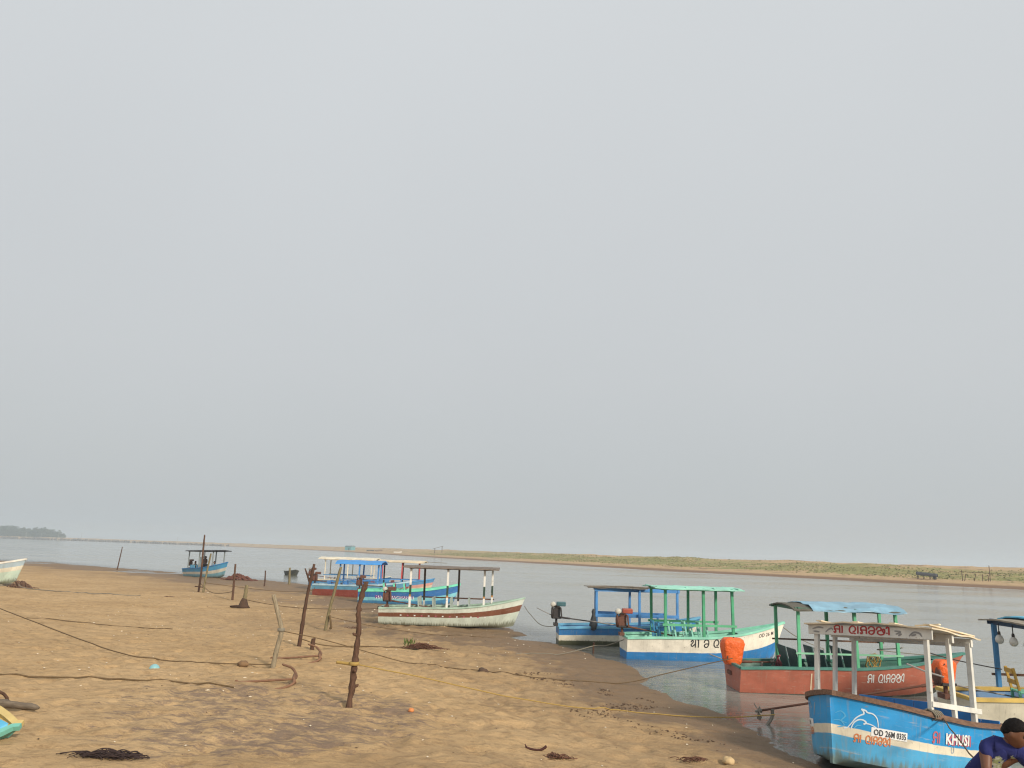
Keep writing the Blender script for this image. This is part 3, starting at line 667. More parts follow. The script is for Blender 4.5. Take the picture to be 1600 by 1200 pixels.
sw_ = [[(.10, .0), (.15, .06), (.22, .06)], [(-.2, .25), (-.12, .30), (-.05, .22), (-.1, .12), (-.02, .08)], [(-.24, .1), (-.12, .12), (-.05, .03)], [(-.15, -.02), (-.05, .02)]]
for d_, nm, mt, k in ((dol, 'dolphin_drawing', plain('drawing_white', (.62, .72, .78), .6, .15), .030), (sw_[:1], 'wave_drawing', plain('drawing_paleblue', (.10, .42, .70), .6, .15), .022), (sw_[1:], 'wave_drawing', plain('drawing_paleblue', (.10, .42, .70), .6, .15), .022)):
    d_ = stroke_mesh(d_, k); b1.decal(([(v[0]*.47, v[1]*.74) for v in d_[0]], d_[1]), nm, mt, p1f(3.955, .60, 0))
kh = text_mesh('KHUSI', .215, .03, .62); mx = max(v[0] for v in kh[0])
b1.decal(([(v[0]/mx*.68, v[1]) for v in kh[0]], kh[1]), 'lettering', m_tw, out_(p1f(2.64, .535), 1), label='white painted word KHUSI')
b1.decal(([(v[0]/mx*.68+.04, v[1]-.014) for v in kh[0]], kh[1]), 'lettering_shadow', m_tpk, p1f(2.62, .535))
b1.decal(odia(['ma', 'aa'], .16, .16), 'lettering', m_tpk, p1f(2.93, .53))
b1.decal(text_mesh('U', .15, 0, .9), 'lettering', m_tf, p1f(2.48, .40))
# starboard bow: plate, word and scratches
def s1f(x0, z0): return b1.on_side(x0, z0, -1, 1)
b1.decal(rect_mesh(.34, .115), 'number_plate', m_plate, s1f(3.42, .53)); nb = text_mesh('OD 26M', .1, .01, .7)
b1.decal(([(v[0]*.8+.03, v[1]+.02) for v in nb[0]], nb[1]), 'number', m_tb, out_(s1f(3.42, .53), -1))
b1.decal(odia(['ma', 'ra', 'aa', 'ma'], .10, .15), 'lettering', m_to, s1f(3.46, .41))
b1.decal(stroke_mesh([[(0, 0), (.1, .2), (.2, .1)], [(.25, .0), (.3, .2)], [(-.05, -.05), (.05, .02)]], .02), 'scratch_drawing', m_tf, s1f(3.55, .70))
# rope lashed round the gunwale at the front port post
kn = b1.at(2.86, 1); m = MB()
for k in range(5): m.tube([kn+Vector((.06*k-.12+.05*math.cos(t), -.04+.10*math.sin(t), .05+.075*math.cos(t))) for t in [i/8*math.tau for i in range(9)]], .016, 5)
m.build('rope_lashing', m_ropeg, b1.root, True)
KNOT1 = b1.m@(kn+Vector((-.1, .06, .02)))

# --- 2: blue canopied boat at the right edge, yellow gunwale
b2 = Boat('passenger_boat', (9.2, 16.62, -.15), -1, 6.0, 1.5, (.80, .84, 1.15), 'cream hulled boat with yellow gunwale and hanging bulbs at the right edge of the photo', tw=.9)
hm2 = hullmat('hull_cream_blue', [(.30, (.05, .25, .5)), (.34, (.03, .12, .3)), (1.1, CREAM)], grime=.12, streak=.35)
b2.hull(hm2, paint('inner_blue2', (.03, .16, .36), .5), plain('floor_boards', (.13, .12, .11)), paint('gunwale_yellow', YELL, .5), capw=.12, caph=.07)
pb = paint('post_blue', (.035, .19, .40), .45)
b2.posts([1.35, 2.7, 4.0], 2.20, pb, w=.085, far=[1.35, 2.7, 4.0]); b2.beams(paint('beam_navy', (.02, .06, .14), .4), over=.1, h=.12)
b2.roof(1.15, 4.3, 1.75, 2.27, wood('roof_timber', (.38, .33, .26), .5, 3, (10, 2, 10)), camber=.05, wave=.02)
b2.roof(1.55, 4.3, 1.7, 2.31, plain('tarp_light_blue', (.10, .42, .62), .5, .2, 3, .4), camber=.07, wave=.05, name='tarpaulin')
b2.rail(1.15, wood('rail_wood', (.20, .11, .07)), n=3)
for x in (1.2, 2.4): b2.bench(x, .55, paint('inner_blue2', (.03, .16, .36), .5), back=0)
e2 = b2.engine(-.12, .05, .98, az=0, covered=True, csc=.72, shaft=3.95, shaft_az=183, tilt=-.165, tiller=1.75, tiller_az=2, til_up=-.16, sc=.95)
MB().tube([(-.0, -.1, .16), (-.55, -.35, .30), (-1.02, -.55, .46)], .018, 6).build('steering_rod', m_steel, e2)
for k, (x, y) in enumerate(((1.35, -.48), (1.35, -.02), (1.35, .46))):
    p = b2.m@Vector((x-.03, y, 2.16)); t = empty('hanging_bulb', p); t.scale = (1.35,)*3; lab = ['nearest the inner blue post', 'middle one of three in the row', 'leftmost of three, by the far post'][k]
    tag(t, f'clear glass bulb hanging under the blue canopy beam, {lab}', 'light bulb', 'bulbs under the blue canopy')
    MB().tube([(0, 0, .04), (0, 0, -.09)], .008, 5).build('cord', m_dark, t); MB().lathe([(.015, -.08), (.022, -.10), (.022, -.13)], n=10).build('socket', m_dark, t)
    MB().lathe([(.02, -.13), (.045, -.155), (.062, -.20), (.055, -.24), (.03, -.265), (.005, -.27)], n=12).build('glass', plain('frosted_glass', (.62, .60, .54), .25, .05, 5, 0), t, True)
# yellow and green wooden chair standing in that boat
p = b2.m@Vector((1.42, -.15, .58)); ch = empty('wooden_chair', p, (0, 0, R(-12)))
tag(ch, 'yellow and green wooden chair standing in the cream hulled boat', 'chair')
cy = paint('chair_yellow', (.50, .30, .05), .35); cg = paint('chair_green', (.14, .45, .30), .35)
for yy in(-.19, .19):
    MB().bar((-.2, yy, 0), (-.22, yy, .40), .045).build('leg', cg, ch); MB().bar((.2, yy, 0), (.2, yy, .34), .045).build('leg', cg, ch)
    MB().bar((-.22, yy, .40), (-.30, yy, .82), .045).build('back_post', cy, ch)
MB().box((0, 0, .36), (.44, .44, .04)).build('seat', cg, ch, bevel=.01)
for zz in(.55, .76): MB().bar((-.245-.08*(zz-.4)/.42, -.19, zz), (-.245-.08*(zz-.4)/.42, .19, zz), .03, .09).build('back_slat', cy, ch)
MB().box((.215, 0, .24), (.02, .34, .2)).build('apron', paint('chair_red', (.35, .03, .04), .3), ch)

# small teal skiff lying between them
bs = Boat('skiff', (12.2, 15.05, -.14), 178, 3.3, .75, (.36, .34, .50), 'small teal skiff with a white gunwale, behind the bending man', tw=.7)
bs.hull(hullmat('hull_teal', [(.3, (.12, .09, .06)), (1.1, (.05, .30, .36))], grime=.2), paint('inner_teal', (.06, .28, .30), .5), plain('floor_boards', (.13, .12, .11)), m_white, capw=.05, caph=.03)

# --- 3: red boat
b3 = Boat('passenger_boat', (5.88, 20.78, -.17), 0, 5.95, 1.62, (.74, .80, 1.18), 'brick red boat with dark green gunwale and light blue tarpaulin roof', tw=.93, rake=.6, keel=.42)
hm3 = hullmat('hull_red', [(.24, (.05, .06, .05)), (1.1, (.44, .135, .085))], grime=.16, grimecol=(.05, .05, .035), streak=.30, scuff=.55)
b3.hull(hm3, paint('inner_green', (.03, .15, .11), .4), paint('floor_green', (.10, .22, .20), .5), paint('gunwale_green', (.06, .21, .17), .4), capw=.11, caph=.06, deck=paint('deck_green', (.05, .2, .15), .4), fdeck=.86)
pg = paint('post_green', (.10, .42, .22), .35)
b3.posts([1.46, 2.90, 3.98], 2.20, pg, w=.075, far=[1.42, 2.78, 4.15]); b3.beams(paint('beam_green', (.04, .14, .09), .4), over=.10, h=.08)
b3.roof(1.32, 4.05, 1.85, 2.22, wood('roof_ply_dark', (.16, .15, .12)), camber=.11, wave=.02, th=.035)
b3.roof(1.78, 4.12, 1.92, 2.245, paint('tarp_sky_blue', (.22, .40, .52), .7, (.05, .12, .22)), camber=.125, wave=.05, th=.012, name='tarpaulin', droop=.05, seed=9)
b3.rail(1.17, paint('rail_green', (.22, .50, .32), .4), w=.03, sides=(-1,)); b3.rail(1.35, wood('rail_wood', (.20, .11, .07)), w=.03, sides=(1,))
sb = paint('seat_dark_green', (.015, .055, .055), .3)
for x in (1.55, 2.25, 2.62, 3.3, 3.72):
    pass
for x in (1.75, 2.45, 3.15): b3.bench(x, .62, paint('bench_grey_green', (.16, .30, .29), .4), back=.62, lean=-.13, matb=sb, depth=.42)
b3.engine(.06, .2, .74, covered=True, shaft=1.05, tilt=.02, shaft_az=0, tiller=.62, tiller_az=190, til_up=.3)
m = MB(); pp = []
for i in range(9):
    r = []
    for j in range(7): t = j/6; r.append(Vector((1.25+.10*math.sin(t*3+i)*.4+.11*(t-.5), .18+.05*math.sin(i*1.3)+.03*math.sin(j*2.), 1.02-.045*i-.02*abs(t-.5)*4)))
    pp.append(r)
m.grid(pp); cl_ = m.build('rag', plain('rag_pink', (.35, .10, .11), .9, .3, 10, .4), None, True, fix=False); cl_.parent = None; cl_.matrix_world = b3.m; tag(cl_, 'crumpled pink rag hung on the shaft of the red boat', 'rag')
sm = cl_.modifiers.new('thick', 'SOLIDIFY'); sm.thickness = .02
t = empty('rope_coil', b3.m@Vector((3.75, .3, .86))); tag(t, 'coil of pale rope hung inside the red boat', 'rope')
for k in range(6):
    a = random.uniform(.10, .17); w0 = random.uniform(-.12, .12); MB().tube([(w0+a*math.cos(q_+w0*4)*random.uniform(.55, .9), random.uniform(-.08, .08), a*math.sin(q_)*1.1+.03*k*.5) for q_ in [i/12*math.tau for i in range(13)]], .014, 5).build('rope_loop', m_ropey, t, True)
for wm in two_words(.20, .15, .98): b3.decal(wm, 'lettering', m_tw, b3.on_side(3.12, .52, -1, 1, .02), label='white hand painted word on the red side')
b3.decal(rect_mesh(.03, .40), 'painted_mark', m_crm2, b3.on_side(1.72, .30, -1, 1))

# --- 4: mint, white and blue boat
b4 = Boat('passenger_boat', (3.92, 26.42, -.17), 2.0, 5.35, 1.65, (.80, .86, 1.36), 'white and blue boat with mint green canopy roof and green posts', tw=.9, rake=.42)
hm4 = hullmat('hull_white_blue', [(.50, (.025, .21, .52)), (1.1, (.86, .80, .68))], grime=.10, streak=.28)
mint = paint('mint_paint', MINT, .25)
b4.hull(hm4, mint, paint('floor_green', (.10, .22, .20), .5), mint, capw=.12, caph=.07, deck=mint, fdeck=.70)
pg2 = paint('post_green2', (.06, .34, .17), .25)
b4.posts([1.22, 2.46, 3.44], 2.36, pg2, w=.085, far=[1.10, 2.36, 3.30]); b4.beams(pg2, over=.08, h=.10, longh=.05)
b4.roof(.85, 3.75, 2.0, 2.42, paint('mint_roof', (.32, .68, .54), .2), camber=.05, wave=.02, th=.03)
for x in (.95, 1.9, 2.8, 3.6): MB().bar((x, -.9, 2.45), (x, .9, 2.45), .05, .02).build('roof_batten', paint('mint_roof', (.32, .68, .54), .2), b4.root)
b4.rail(1.28, paint('rail_green2', (.10, .42, .22), .3), w=.05)
lb = paint('seat_mint', (.28, .60, .50), .3)
for x in (1.25, 1.75, 2.3, 2.8):
    b4.bench(x, .70, paint('seat_teal', (.05, .25, .30), .4), back=0)
    for y in (-.42, .38): b4.chair_back(x-.12, y, .70, .36, .62, lb if int(x*10) % 3 else paint('seat_blue', (.03, .22, .42), .4))
b4.engine(-.06, -.12, 1.10, shaft=2.0, tilt=-.16, shaft_az=-3, tank=paint('tank_red', (.33, .06, .03), .5), tiller=1.1, tiller_az=184, til_up=.12)
od = odia(['sa', 'aa2', 'sp', 'ca', 'sp', 'ra', 'aa'], .24, .14); b4.decal(od, 'lettering', m_tb, b4.on_side(2.02, .60, -1, 1, .03), label='black hand painted lettering on the white side')
tx = text_mesh('OD 26 M', .17, .012, .85); b4.decal(tx, 'number', plain('lettering_brown', (.10, .07, .07), .6), b4.on_side(4.35, .92, -1, 1, .14))

# --- 5: blue and white boat behind it
b5 = Boat('passenger_boat', (1.98, 29.75, -.08), 1.5, 5.3, 1.5, (.64, .72, 1.1), 'blue and white boat with bare blue canopy frame behind the mint canopied boat', tw=.9)
hm5 = hullmat('hull_blue_white', [(.36, (.10, .11, .06)), (.66, (.74, .70, .58)), (1.1, (.03, .19, .47))], grime=.36, grimecol=(.07, .075, .04), streak=.3)
bp = paint('post_bright_blue', (.06, .24, .55), .3)
b5.hull(hm5, bp, plain('floor_boards', (.13, .12, .11)), paint('gunwale_skyblue', (.12, .36, .55), .3), capw=.12, caph=.08)
b5.posts([1.35, 2.92, 4.38], 2.05, bp, w=.085, far=[1.50, 2.80, 4.15]); b5.beams(bp, over=.08, h=.10, longh=.13)
b5.roof(1.08, 3.2, 1.7, 2.15, wood('roof_weathered', (.30, .27, .23)), camber=.02, wave=.03, th=.022)
MB().tube([(1.0, -.85, 2.15), (2.2, -.8, 2.2), (3.6, -.82, 2.17)], .03, 6).build('roof_pole', wood('pole_grey', (.18, .15, .12)), b5.root)
b5.rail(1.16, bp, w=.05, over=.05, h=.11)
for x in (2.2, 3.6): MB().bar((x, -.62, .6), (x, -.62, 1.15), .06).build('rail_post', bp, b5.root)
for x in (1.8, 3.2): b5.bench(x, .52, bp, back=0)
b5.engine(-.06, -.1, .96, shaft=3.0, tilt=-.10, shaft_az=-2, tank=paint('tank_teal', (.04, .12, .14), .5), tiller=.75, tiller_az=190, til_up=.42, body=m_dark)
p = b5.m@Vector((1.24, -.72, 1.28)); t = empty('cloth_bundle', p); tag(t, 'dark grey cloth bundle tied to the blue canopy post', 'bundle')
P = []
for zz, r_ in ((.1, .04), (.02, .07), (-.08, .05), (-.25, .10), (-.45, .14), (-.58, .12), (-.64, .03)): P.append([Vector((r_*math.cos(a/14*math.tau)*(1+.35*math.sin(a*2.2)), r_*math.sin(a/14*math.tau)*(1+.3*math.cos(a*3)), zz+.03*math.sin(a*1.7))) for a in range(15)])
MB().grid(P).build('cloth', plain('cloth_dark', (.06, .065, .07), .95, .4, 12, .5), t, True)

# --- 6: white boat with a brown stripe, aground
b6 = Boat('passenger_boat', (-5.22, 33.85, .07), .3, 6.05, 1.7, (.69, .76, 1.24), 'pale boat with a brown stripe and banded posts, aground on wet sand', tw=.86, rake=.45, keel=.12)
hm6 = hullmat('hull_white_brown', [(.54, (.58, .64, .55)), (.78, (.20, .075, .04)), (1.1, (.66, .70, .61))], grime=.22, grimecol=(.115, .115, .065), streak=.35)
pale = paint('pale_green_paint', (.48, .56, .47), .4)
b6.hull(hm6, pale, plain('floor_boards', (.13, .12, .11)), paint('gunwale_pale', (.36, .50, .40), .5), capw=.11, caph=.06, deck=pale, fdeck=.84)
def banded(name, bands):
    t_ = NT(name); sp = t_.node('ShaderNodeSeparateXYZ'); t_.l.new(t_.obj(), sp.inputs[0]); k = bands[0][1]
    for (z0, _), (_, col) in zip(bands[:-1], bands[1:]): k = t_.mix(t_.rng(sp.outputs['Z'], z0-.01, z0+.01), k, col)
    n = t_.noise(12, 5); k = t_.mix(t_.math('MULTIPLY', t_.rng(n, .55, .65), .4), k, (.25, .2, .15)); t_.bump(n, .2, .004); return t_.fin(k, .6)
bm1 = banded('post_banded', [(1.22, WHITE), (1.30, (.45, .2, .05)), (1.70, (.02, .05, .03)), (9, WHITE)])
bm2 = banded('post_banded_dark', [(1.0, WHITE), (1.35, (.05, .04, .03)), (1.8, (.06, .04, .02)), (9, (.10, .06, .04))])
b6.posts([1.28, 2.82, 4.34], 2.36, bm1, w=.085, far=[1.72, 3.2, 4.66], mats=lambda i, sd: bm1 if sd < 0 else (bm2 if i < 2 else bm1)); b6.beams(wood('beam_brown', (.12, .07, .05)), over=.08, h=.10, longh=.06)
b6.roof(.95, 4.95, 2.0, 2.43, wood('roof_grey_boards', (.24, .20, .17), .5, 3, (2, 12, 12)), camber=.05, wave=.02, th=.05)
b6.rail(1.13, wood('rail_brown', (.16, .09, .06)), w=.04, sides=(1,)); 
sg = paint('seat_grey', (.34, .40, .36), .4)
for x in (1.75, 2.35, 3.1, 3.85):
    b6.bench(x, .62, sg, back=0)
    for y in (-.40, .36): b6.chair_back(x-.1, y, .62, .40, .58, sg, -.05)
b6.engine(.30, -.35, .97, shaft=1.85, tilt=-.13, shaft_az=-6, tank=m_rust, tiller=0)
MB().bar((-.1, -.3, .72), (.1, -.3, .72), .1).build('engine_bracket', m_dark, b6.root)
for k in range(13):
    x = .9+k*.29; q_ = b6.decal(rect_mesh(.07, .05, 1), 'painted_dot', m_tpk if k % 2 else m_tw, b6.on_side(x, .44+.0*x, -1, 1))

# --- 7: blue and mint boat behind it
b7 = Boat('open_boat', (-8.6, 47.2, -.05), 2, 5.9, 1.6, (.75, .80, 1.25), 'blue boat with a bright mint gunwale behind the pale striped boat', tw=.9, rake=.35)
hm7 = hullmat('hull_blue_mint', [(.35, (.05, .22, .42)), (.60, (.22, .55, .62)), (1.1, (.03, .15, .40))], grime=.12, streak=.2)
mg = paint('mint_bright', (.16, .62, .42), .2)
b7.hull(hm7, mg, plain('floor_boards', (.13, .12, .11)), mg, capw=.16, caph=.12, deck=mg, fdeck=.8)
for x in (1.5, 2.1, 2.7): b7.bench(x, .72, mg, back=0); b7.chair_back(x, -.3, .72, .5, .55, mg); b7.chair_back(x, .35, .72, .5, .5, paint('seat_maroon', (.2, .03, .03), .3))
b7.engine(-.02, -.1, 1.05, shaft=1.9, tilt=-.05, tank=m_rust, tiller=.6, tiller_az=185)
tx = text_mesh('MA RAMACHANDI', .24, .02, .95); mx = max(v[0] for v in tx[0])
b7.decal(([(v[0]/mx*2.2, v[1]) for v in tx[0]], tx[1]), 'lettering', m_tp, b7.on_side(1.0, .42, -1, 1))
b7.decal(([(v[0]/mx*2.2+.05, v[1]-.03) for v in tx[0]], tx[1]), 'lettering_shadow', m_tw, (lambda g: lambda a, b: g(a, b)+Vector((0, .004, 0)))(b7.on_side(1.0, .42, -1, 1)))

# --- 8: red hull, blue upper works and blue roof
b8 = Boat('passenger_boat', (-12.35, 51.9, -.05), -3, 6.2, 1.7, (.80, .82, 1.15), 'red hulled boat with bright blue canopy roof among the distant cluster', tw=.9)
hm8 = hullmat('hull_red_blue', [(.72, (.25, .055, .04)), (1.1, (.10, .30, .45))], grime=.12, streak=.3)
b8.hull(hm8, bp, plain('floor_boards', (.13, .12, .11)), paint('gunwale_paleblue', (.35, .50, .58), .4), capw=.14, caph=.09)
b8.posts([1.75, 3.0, 4.2], 2.20, bp, w=.09, far=[1.6, 2.9, 4.1]); b8.beams(bp)
b8.roof(1.45, 4.45, 2.0, 2.28, plain('tarp_blue', (.06, .26, .60), .5, .25, 3, .4), camber=.16, wave=.04, droop=.08, th=.06)
b8.rail(1.2, bp)
for x in (1.2, 2.2, 3.4): b8.bench(x, .62, bp, back=.5, lean=-.1)
b8.engine(-.1, .1, 1.02, shaft=1.8, tilt=-.1, tank=m_rust, tiller=.5, tiller_az=185)
# --- 9: cream hull with red posts
b9 = Boat('passenger_boat', (-11.3, 56.0, -.08), -2, 6.3, 1.7, (.80, .88, 1.28), 'cream hulled boat with cream roof on red and blue posts in the distant cluster', tw=.9)
hm9 = hullmat('hull_cream_red', [(.62, (.60, .50, .36)), (.80, (.60, .30, .25)), (1.1, (.08, .25, .45))], grime=.1, streak=.2)
b9.hull(hm9, paint('inner_red', (.25, .05, .05), .3), plain('floor_boards', (.13, .12, .11)), paint('gunwale_blue', (.06, .25, .5), .4), capw=.12, caph=.07)
rb = banded('post_red_blue', [(1.25, (.05, .22, .45)), (9, (.50, .06, .06))]); bk = plain('post_black', (.02, .02, .025), .7)
b9.posts([2.75, 4.1, 5.3], 2.36, rb, w=.09, far=[2.6, 3.95, 5.15], mats=lambda i, sd: rb if sd < 0 else bk); b9.beams(m_cream)
b9.roof(2.4, 5.65, 2.0, 2.42, m_crm2, camber=.08, wave=.03, th=.06); b9.rail(1.2, bp)
MB().tube([(5.4, .2, 2.45), (7.1, .3, 2.40)], .02, 6).build('roof_pole', m_ropeg, b9.root)
for x in (2.2, 3.6): b9.bench(x, .62, paint('inner_red', (.25, .05, .05), .3), back=.5)
# --- 10: farthest of the cluster, cream roof to the left
b10 = Boat('passenger_boat', (-14.6, 59.8, -.08), -2, 6.0, 1.7, (.80, .86, 1.2), 'blue boat with pale roof on thin posts, farthest of the distant cluster', tw=.9)
hm10 = hullmat('hull_paleblue', [(.5, (.25, .42, .50)), (1.1, (.06, .25, .50))], grime=.12, streak=.3)
b10.hull(hm10, bp, plain('floor_boards', (.13, .12, .11)), paint('gunwale_cream', (.55, .52, .42), .4), capw=.12, caph=.07)
b10.posts([1.2, 2.9, 4.6], 2.35, m_cream, w=.07); b10.beams(m_cream); b10.roof(.7, 5.0, 2.1, 2.42, m_cream, camber=.12, wave=.03, th=.06); b10.rail(1.25, pb)
b10.engine(.0, -.1, 1.10, shaft=1.8, tilt=-.1, tank=m_rust, tiller=0); 
# --- 11: far boat with people
b11 = Boat('passenger_boat', (-30.3, 76.2, -.12), -38, 6.2, 1.8, (.78, .86, 1.42), 'far blue and white boat carrying people, bow on the sand spit', tw=.9, pitch=1.5)
hm11 = hullmat('hull_far_blue', [(.40, (.18, .38, .46)), (.66, (.62, .58, .48)), (1.1, (.06, .30, .52))], grime=.16, streak=.45)
b11.hull(hm11, paint('inner_far', (.12, .38, .55), .3), plain('floor_boards', (.13, .12, .11)), paint('gunwale_far', (.03, .18, .42), .3), capw=.12, caph=.08, deck=paint('inner_far', (.12, .38, .55), .3), fdeck=.76)
b11.posts([1.0, 2.9, 4.7], 2.42, paint('post_grey', (.22, .25, .25), .3), w=.08); b11.beams(bk)
b11.roof(.7, 5.1, 2.1, 2.50, plain('roof_black', (.03, .03, .035), .7), camber=.06, wave=.02, th=.07)
for x in (1.6, 2.6): MB().box((x, -.7, .95), (.7, .05, .5)).build('side_panel', paint('inner_far', (.12, .38, .55), .3), b11.root)
MB().box((2.9, -.72, 1.45), (.5, .04, .9)).build('wind_screen', paint('pale_screen', (.35, .45, .48), .2), b11.root)
b11.engine(.05, 0, 1.1, shaft=1.5, tilt=-.1, tank=m_rust, tiller=.5)
# --- 12: dark dinghy afloat
b12 = Boat('dinghy', (-24.2, 88.6, -.12), -60, 2.8, 1.4, (.50, .50, .72), 'small dark dinghy afloat beyond the mooring posts', tw=.8)
b12.hull(hullmat('hull_dark', [(1.1, (.055, .06, .055))], grime=.3), plain('inner_dark', (.05, .05, .045)), plain('inner_dark', (.05, .05, .045)), plain('cap_dark', (.09, .09, .08)), deck=plain('cap_dark', (.09, .09, .08)), fdeck=.35)
# --- 13: pale boat on the left, bow in view
z13 = T(-28, 44.6)
b13 = Boat('beached_boat', (-33.1, 44.6, z13+.10), 0, 6.1, 1.7, (.80, .86, 1.36), 'pale white boat beached at the left edge, only its bow in view', tw=.86, rake=.4, keel=.15)
b13.hull(hullmat('hull_pale', [(.56, (.50, .62, .52)), (.76, (.66, .62, .50)), (1.1, (.36, .46, .52))], grime=.18, streak=.45), pale, plain('floor_boards', (.13, .12, .11)), m_white, capw=.13, caph=.10, deck=m_white, fdeck=.82)
for x in (1.2, 3.6, 4.9): t = MB().box((-33.1+x, 44.6, z13+.03), (.22, 2.0, .18)).build('keel_timber', wood('timber_pale', (.36, .31, .24)), None, bevel=.02); tag(t, f'squared timber under the keel of the pale beached boat, {"under its stern" if x<2 else "under its middle" if x<4 else "under its bow"}', 'timber', 'timbers under the beached boat')
# --- 14: teal bow poking in at the lower left
z14 = T(-6.5, 10.6)
b14 = Boat('beached_boat', (-10.5, 9.85, z14-.33), 7, 4.6, 1.6, (.42, .40, .55), 'teal rimmed boat bow with blue deck poking in at the lower left', tw=.86, rake=.25, roll=28, e=3.4)
b14.hull(hullmat('hull_tealb', [(.5, (.05, .04, .035)), (1.1, (.12, .36, .32))], grime=.3), paint('inner_yellow', YELL, .3), plain('floor_boards', (.13, .12, .11)), paint('gunwale_teal', (.16, .45, .37), .3), capw=.10, caph=.06, deck=paint('deck_yellow', (.58, .44, .17), .25), fdeck=.60)
us_ = [.62+.355*i/8 for i in range(9)]; MB().grid([[b14.pt(u, 1, -1, -.13)+Vector((0, 0, .045)), b14.pt(u, 1, 0)+Vector((0, 0, .065)), b14.pt(u, 1, 1, -.13)+Vector((0, 0, .045))] for u in us_]).build('deck_panel', paint('deck_skyblue', (.09, .40, .62), .25), b14.root, fix=False)
[o_ for o_ in COL.objects if o_.parent == b14.root and o_.name.startswith('gunwale')][1].data.materials[0] = paint('deck_yellow', (.58, .44, .17), .25)

# ------------------------------------------------------------------ mooring posts
def pole(name, base, pts, rad, mat, label, knob=0, group='mooring posts', cat='post', seed=1):
    """pts: offsets from the base (the foot is sunk into the sand)"""
    x, y = base; z = T(x, y); rs = random.Random(seed)
    P = smooth_pts([(0, 0, -.25)]+pts, 7); n = len(P); rr = []
    for i, p in enumerate(P):
        t = i/(n-1); r = rad[0]+(rad[1]-rad[0])*t; r *= 1+(rs.uniform(-knob, knob*1.5) if i % 2 else 0)
        rr.append(r); P[i] = p+Vector((rs.uniform(-1, 1), rs.uniform(-1, 1), 0))*knob*rad[0]*.35
    root = empty(name, (x, y, z)); tag(root, label, cat, group)
    MB().tube(P, rr, 10, .06+knob*.12).build('shaft', mat, root, True)
    return root
wd_br = wood('post_wood_brown', (.13, .072, .047), .5, 4, (7, 7, 1)); wd_pl = wood('post_wood_pale', (.34, .28, .19), .5, 4, (8, 8, 1)); wd_dk = wood('post_wood_dark', (.11, .06, .04), .5, 4, (8, 8, 1)); wd_gr = wood('post_wood_greenish', (.24, .20, .11), .5, 4, (8, 8, 1))
p1 = pole('mooring_post', (-2.62, 14.02), [(.05, 0, .35), (.07, .02, .85), (.10, 0, 1.28), (.07, .0, 1.65), (.16, .02, 2.1)], (.054, .038), wd_br, 'thick knobbly brown post nearest the camera', .30, seed=4)
for z_, a in ((.35, .3), (.8, 2.2), (1.2, 4.), (1.6, 1.2), (.6, 5)): MB().tube([(.07, 0, z_), (.07+.07*math.cos(a), .07*math.sin(a), z_+.02), (.07+.09*math.cos(a), .09*math.sin(a), z_+.04)], [.03, .024, .012], 7, .1).build('branch_stub', wd_br, p1, True)
MB().lathe([(.075, .70), (.09, .71), (.09, .75), (.075, .76)], (.06, 0, 0)).build('rope_turns', m_ropey, p1, True)
p2 = pole('mooring_post', (-5.24, 18.46), [(.07, 0, .35), (.15, 0, .78), (.14, 0, .92), (.03, 0, 1.25), (-.11, 0, 1.65)], (.056, .046), wd_pl, 'pale bent post with a kink, beside a rusty anchor', .10, seed=2)
MB().lathe([(.07, .84), (.085, .85), (.085, .9), (.07, .91)], (.145, 0, 0)).build('rope_turns', m_ropeg, p2, True)
p3 = pole('mooring_post', (-5.76, 22.81), [(.05, 0, .6), (.12, 0, 1.4), (.24, 0, 2.28)], (.056, .036), wd_dk, 'dark brown forked post beside the pale bent post', .16, seed=7)
MB().tube([(.16, 0, 1.75), (.08, 0, 1.95), (-.02, .02, 2.15)], [.035, .028, .018], 7, .1).build('fork', wd_dk, p3, True)
p4 = pole('mooring_post', (-6.55, 29.47), [(.10, 0, .6), (.25, 0, 1.4), (.42, 0, 2.28)], (.062, .048), wd_gr, 'greenish pale leaning post in front of the red hulled boat', .06, seed=9)
MB().tube(smooth_pts([(.16, -.1, .55), (.22, -.13, .35), (.26, -.12, .12), (.20, -.1, .1)]), .04, 6).build('hanging_rope', m_rope, p4, True)
p5 = pole('mooring_post', (-11.86, 36.41), [(.03, 0, .5), (.06, 0, 1.0)], (.10, .07), wd_gr, 'short stump post with dark weed round its foot', .1, seed=3)
MB().lathe([(.30, 0), (.22, .1), (.15, .3), (.09, .42)], (0, 0, 0), n=11).build('weed_wrap', plain('weed_dark', (.07, .04, .025), .95, .5, 8, .8), p5, True)
MB().tube([(-.6, 0, .03), (-.3, -.05, .06), (0, 0, .05)], [.04, .06, .08], 7, .3).build('weed_tail', plain('weed_dark', (.07, .04, .025), .95, .5, 8, .8), p5, True)
p6 = pole('mooring_post', (-14.4, 42.3), [(.0, 0, .6), (-.02, 0, 1.2), (-.03, 0, 1.85)], (.062, .045), wd_br, 'straight brown post in front of the far boat bow', .1, seed=5)
p7 = pole('mooring_post', (-18.58, 48.41), [(.04, 0, 1.2), (.0, 0, 2.4), (-.02, 0, 3.4)], (.062, .045), wd_br, 'tallest thin post rising above the horizon', .12, seed=6)
MB().tube([(-.25, 0, .32), (.30, 0, .28)], .035, 6).build('cross_stick', wd_br, p7, True)
p8 = pole('mooring_post', (-17.86, 47.24), [(.05, 0, .6), (.12, 0, 1.4), (.22, 0, 2.25)], (.06, .045), wd_gr, 'leaning post just right of the tallest post', .08, seed=8)
p9 = pole('mooring_post', (-18.33, 60.67), [(0, 0, .5), (-.03, 0, 1.15)], (.06, .045), wd_dk, 'thin short dark stake near the water past the stump', .08, seed=11)
p10 = pole('mooring_post', (-17.97, 66.28), [(-.03, 0, .5), (-.08, 0, 1.35)], (.10, .08), wd_gr, 'stout pale stake at the water edge near the dark dinghy', .08, seed=12)
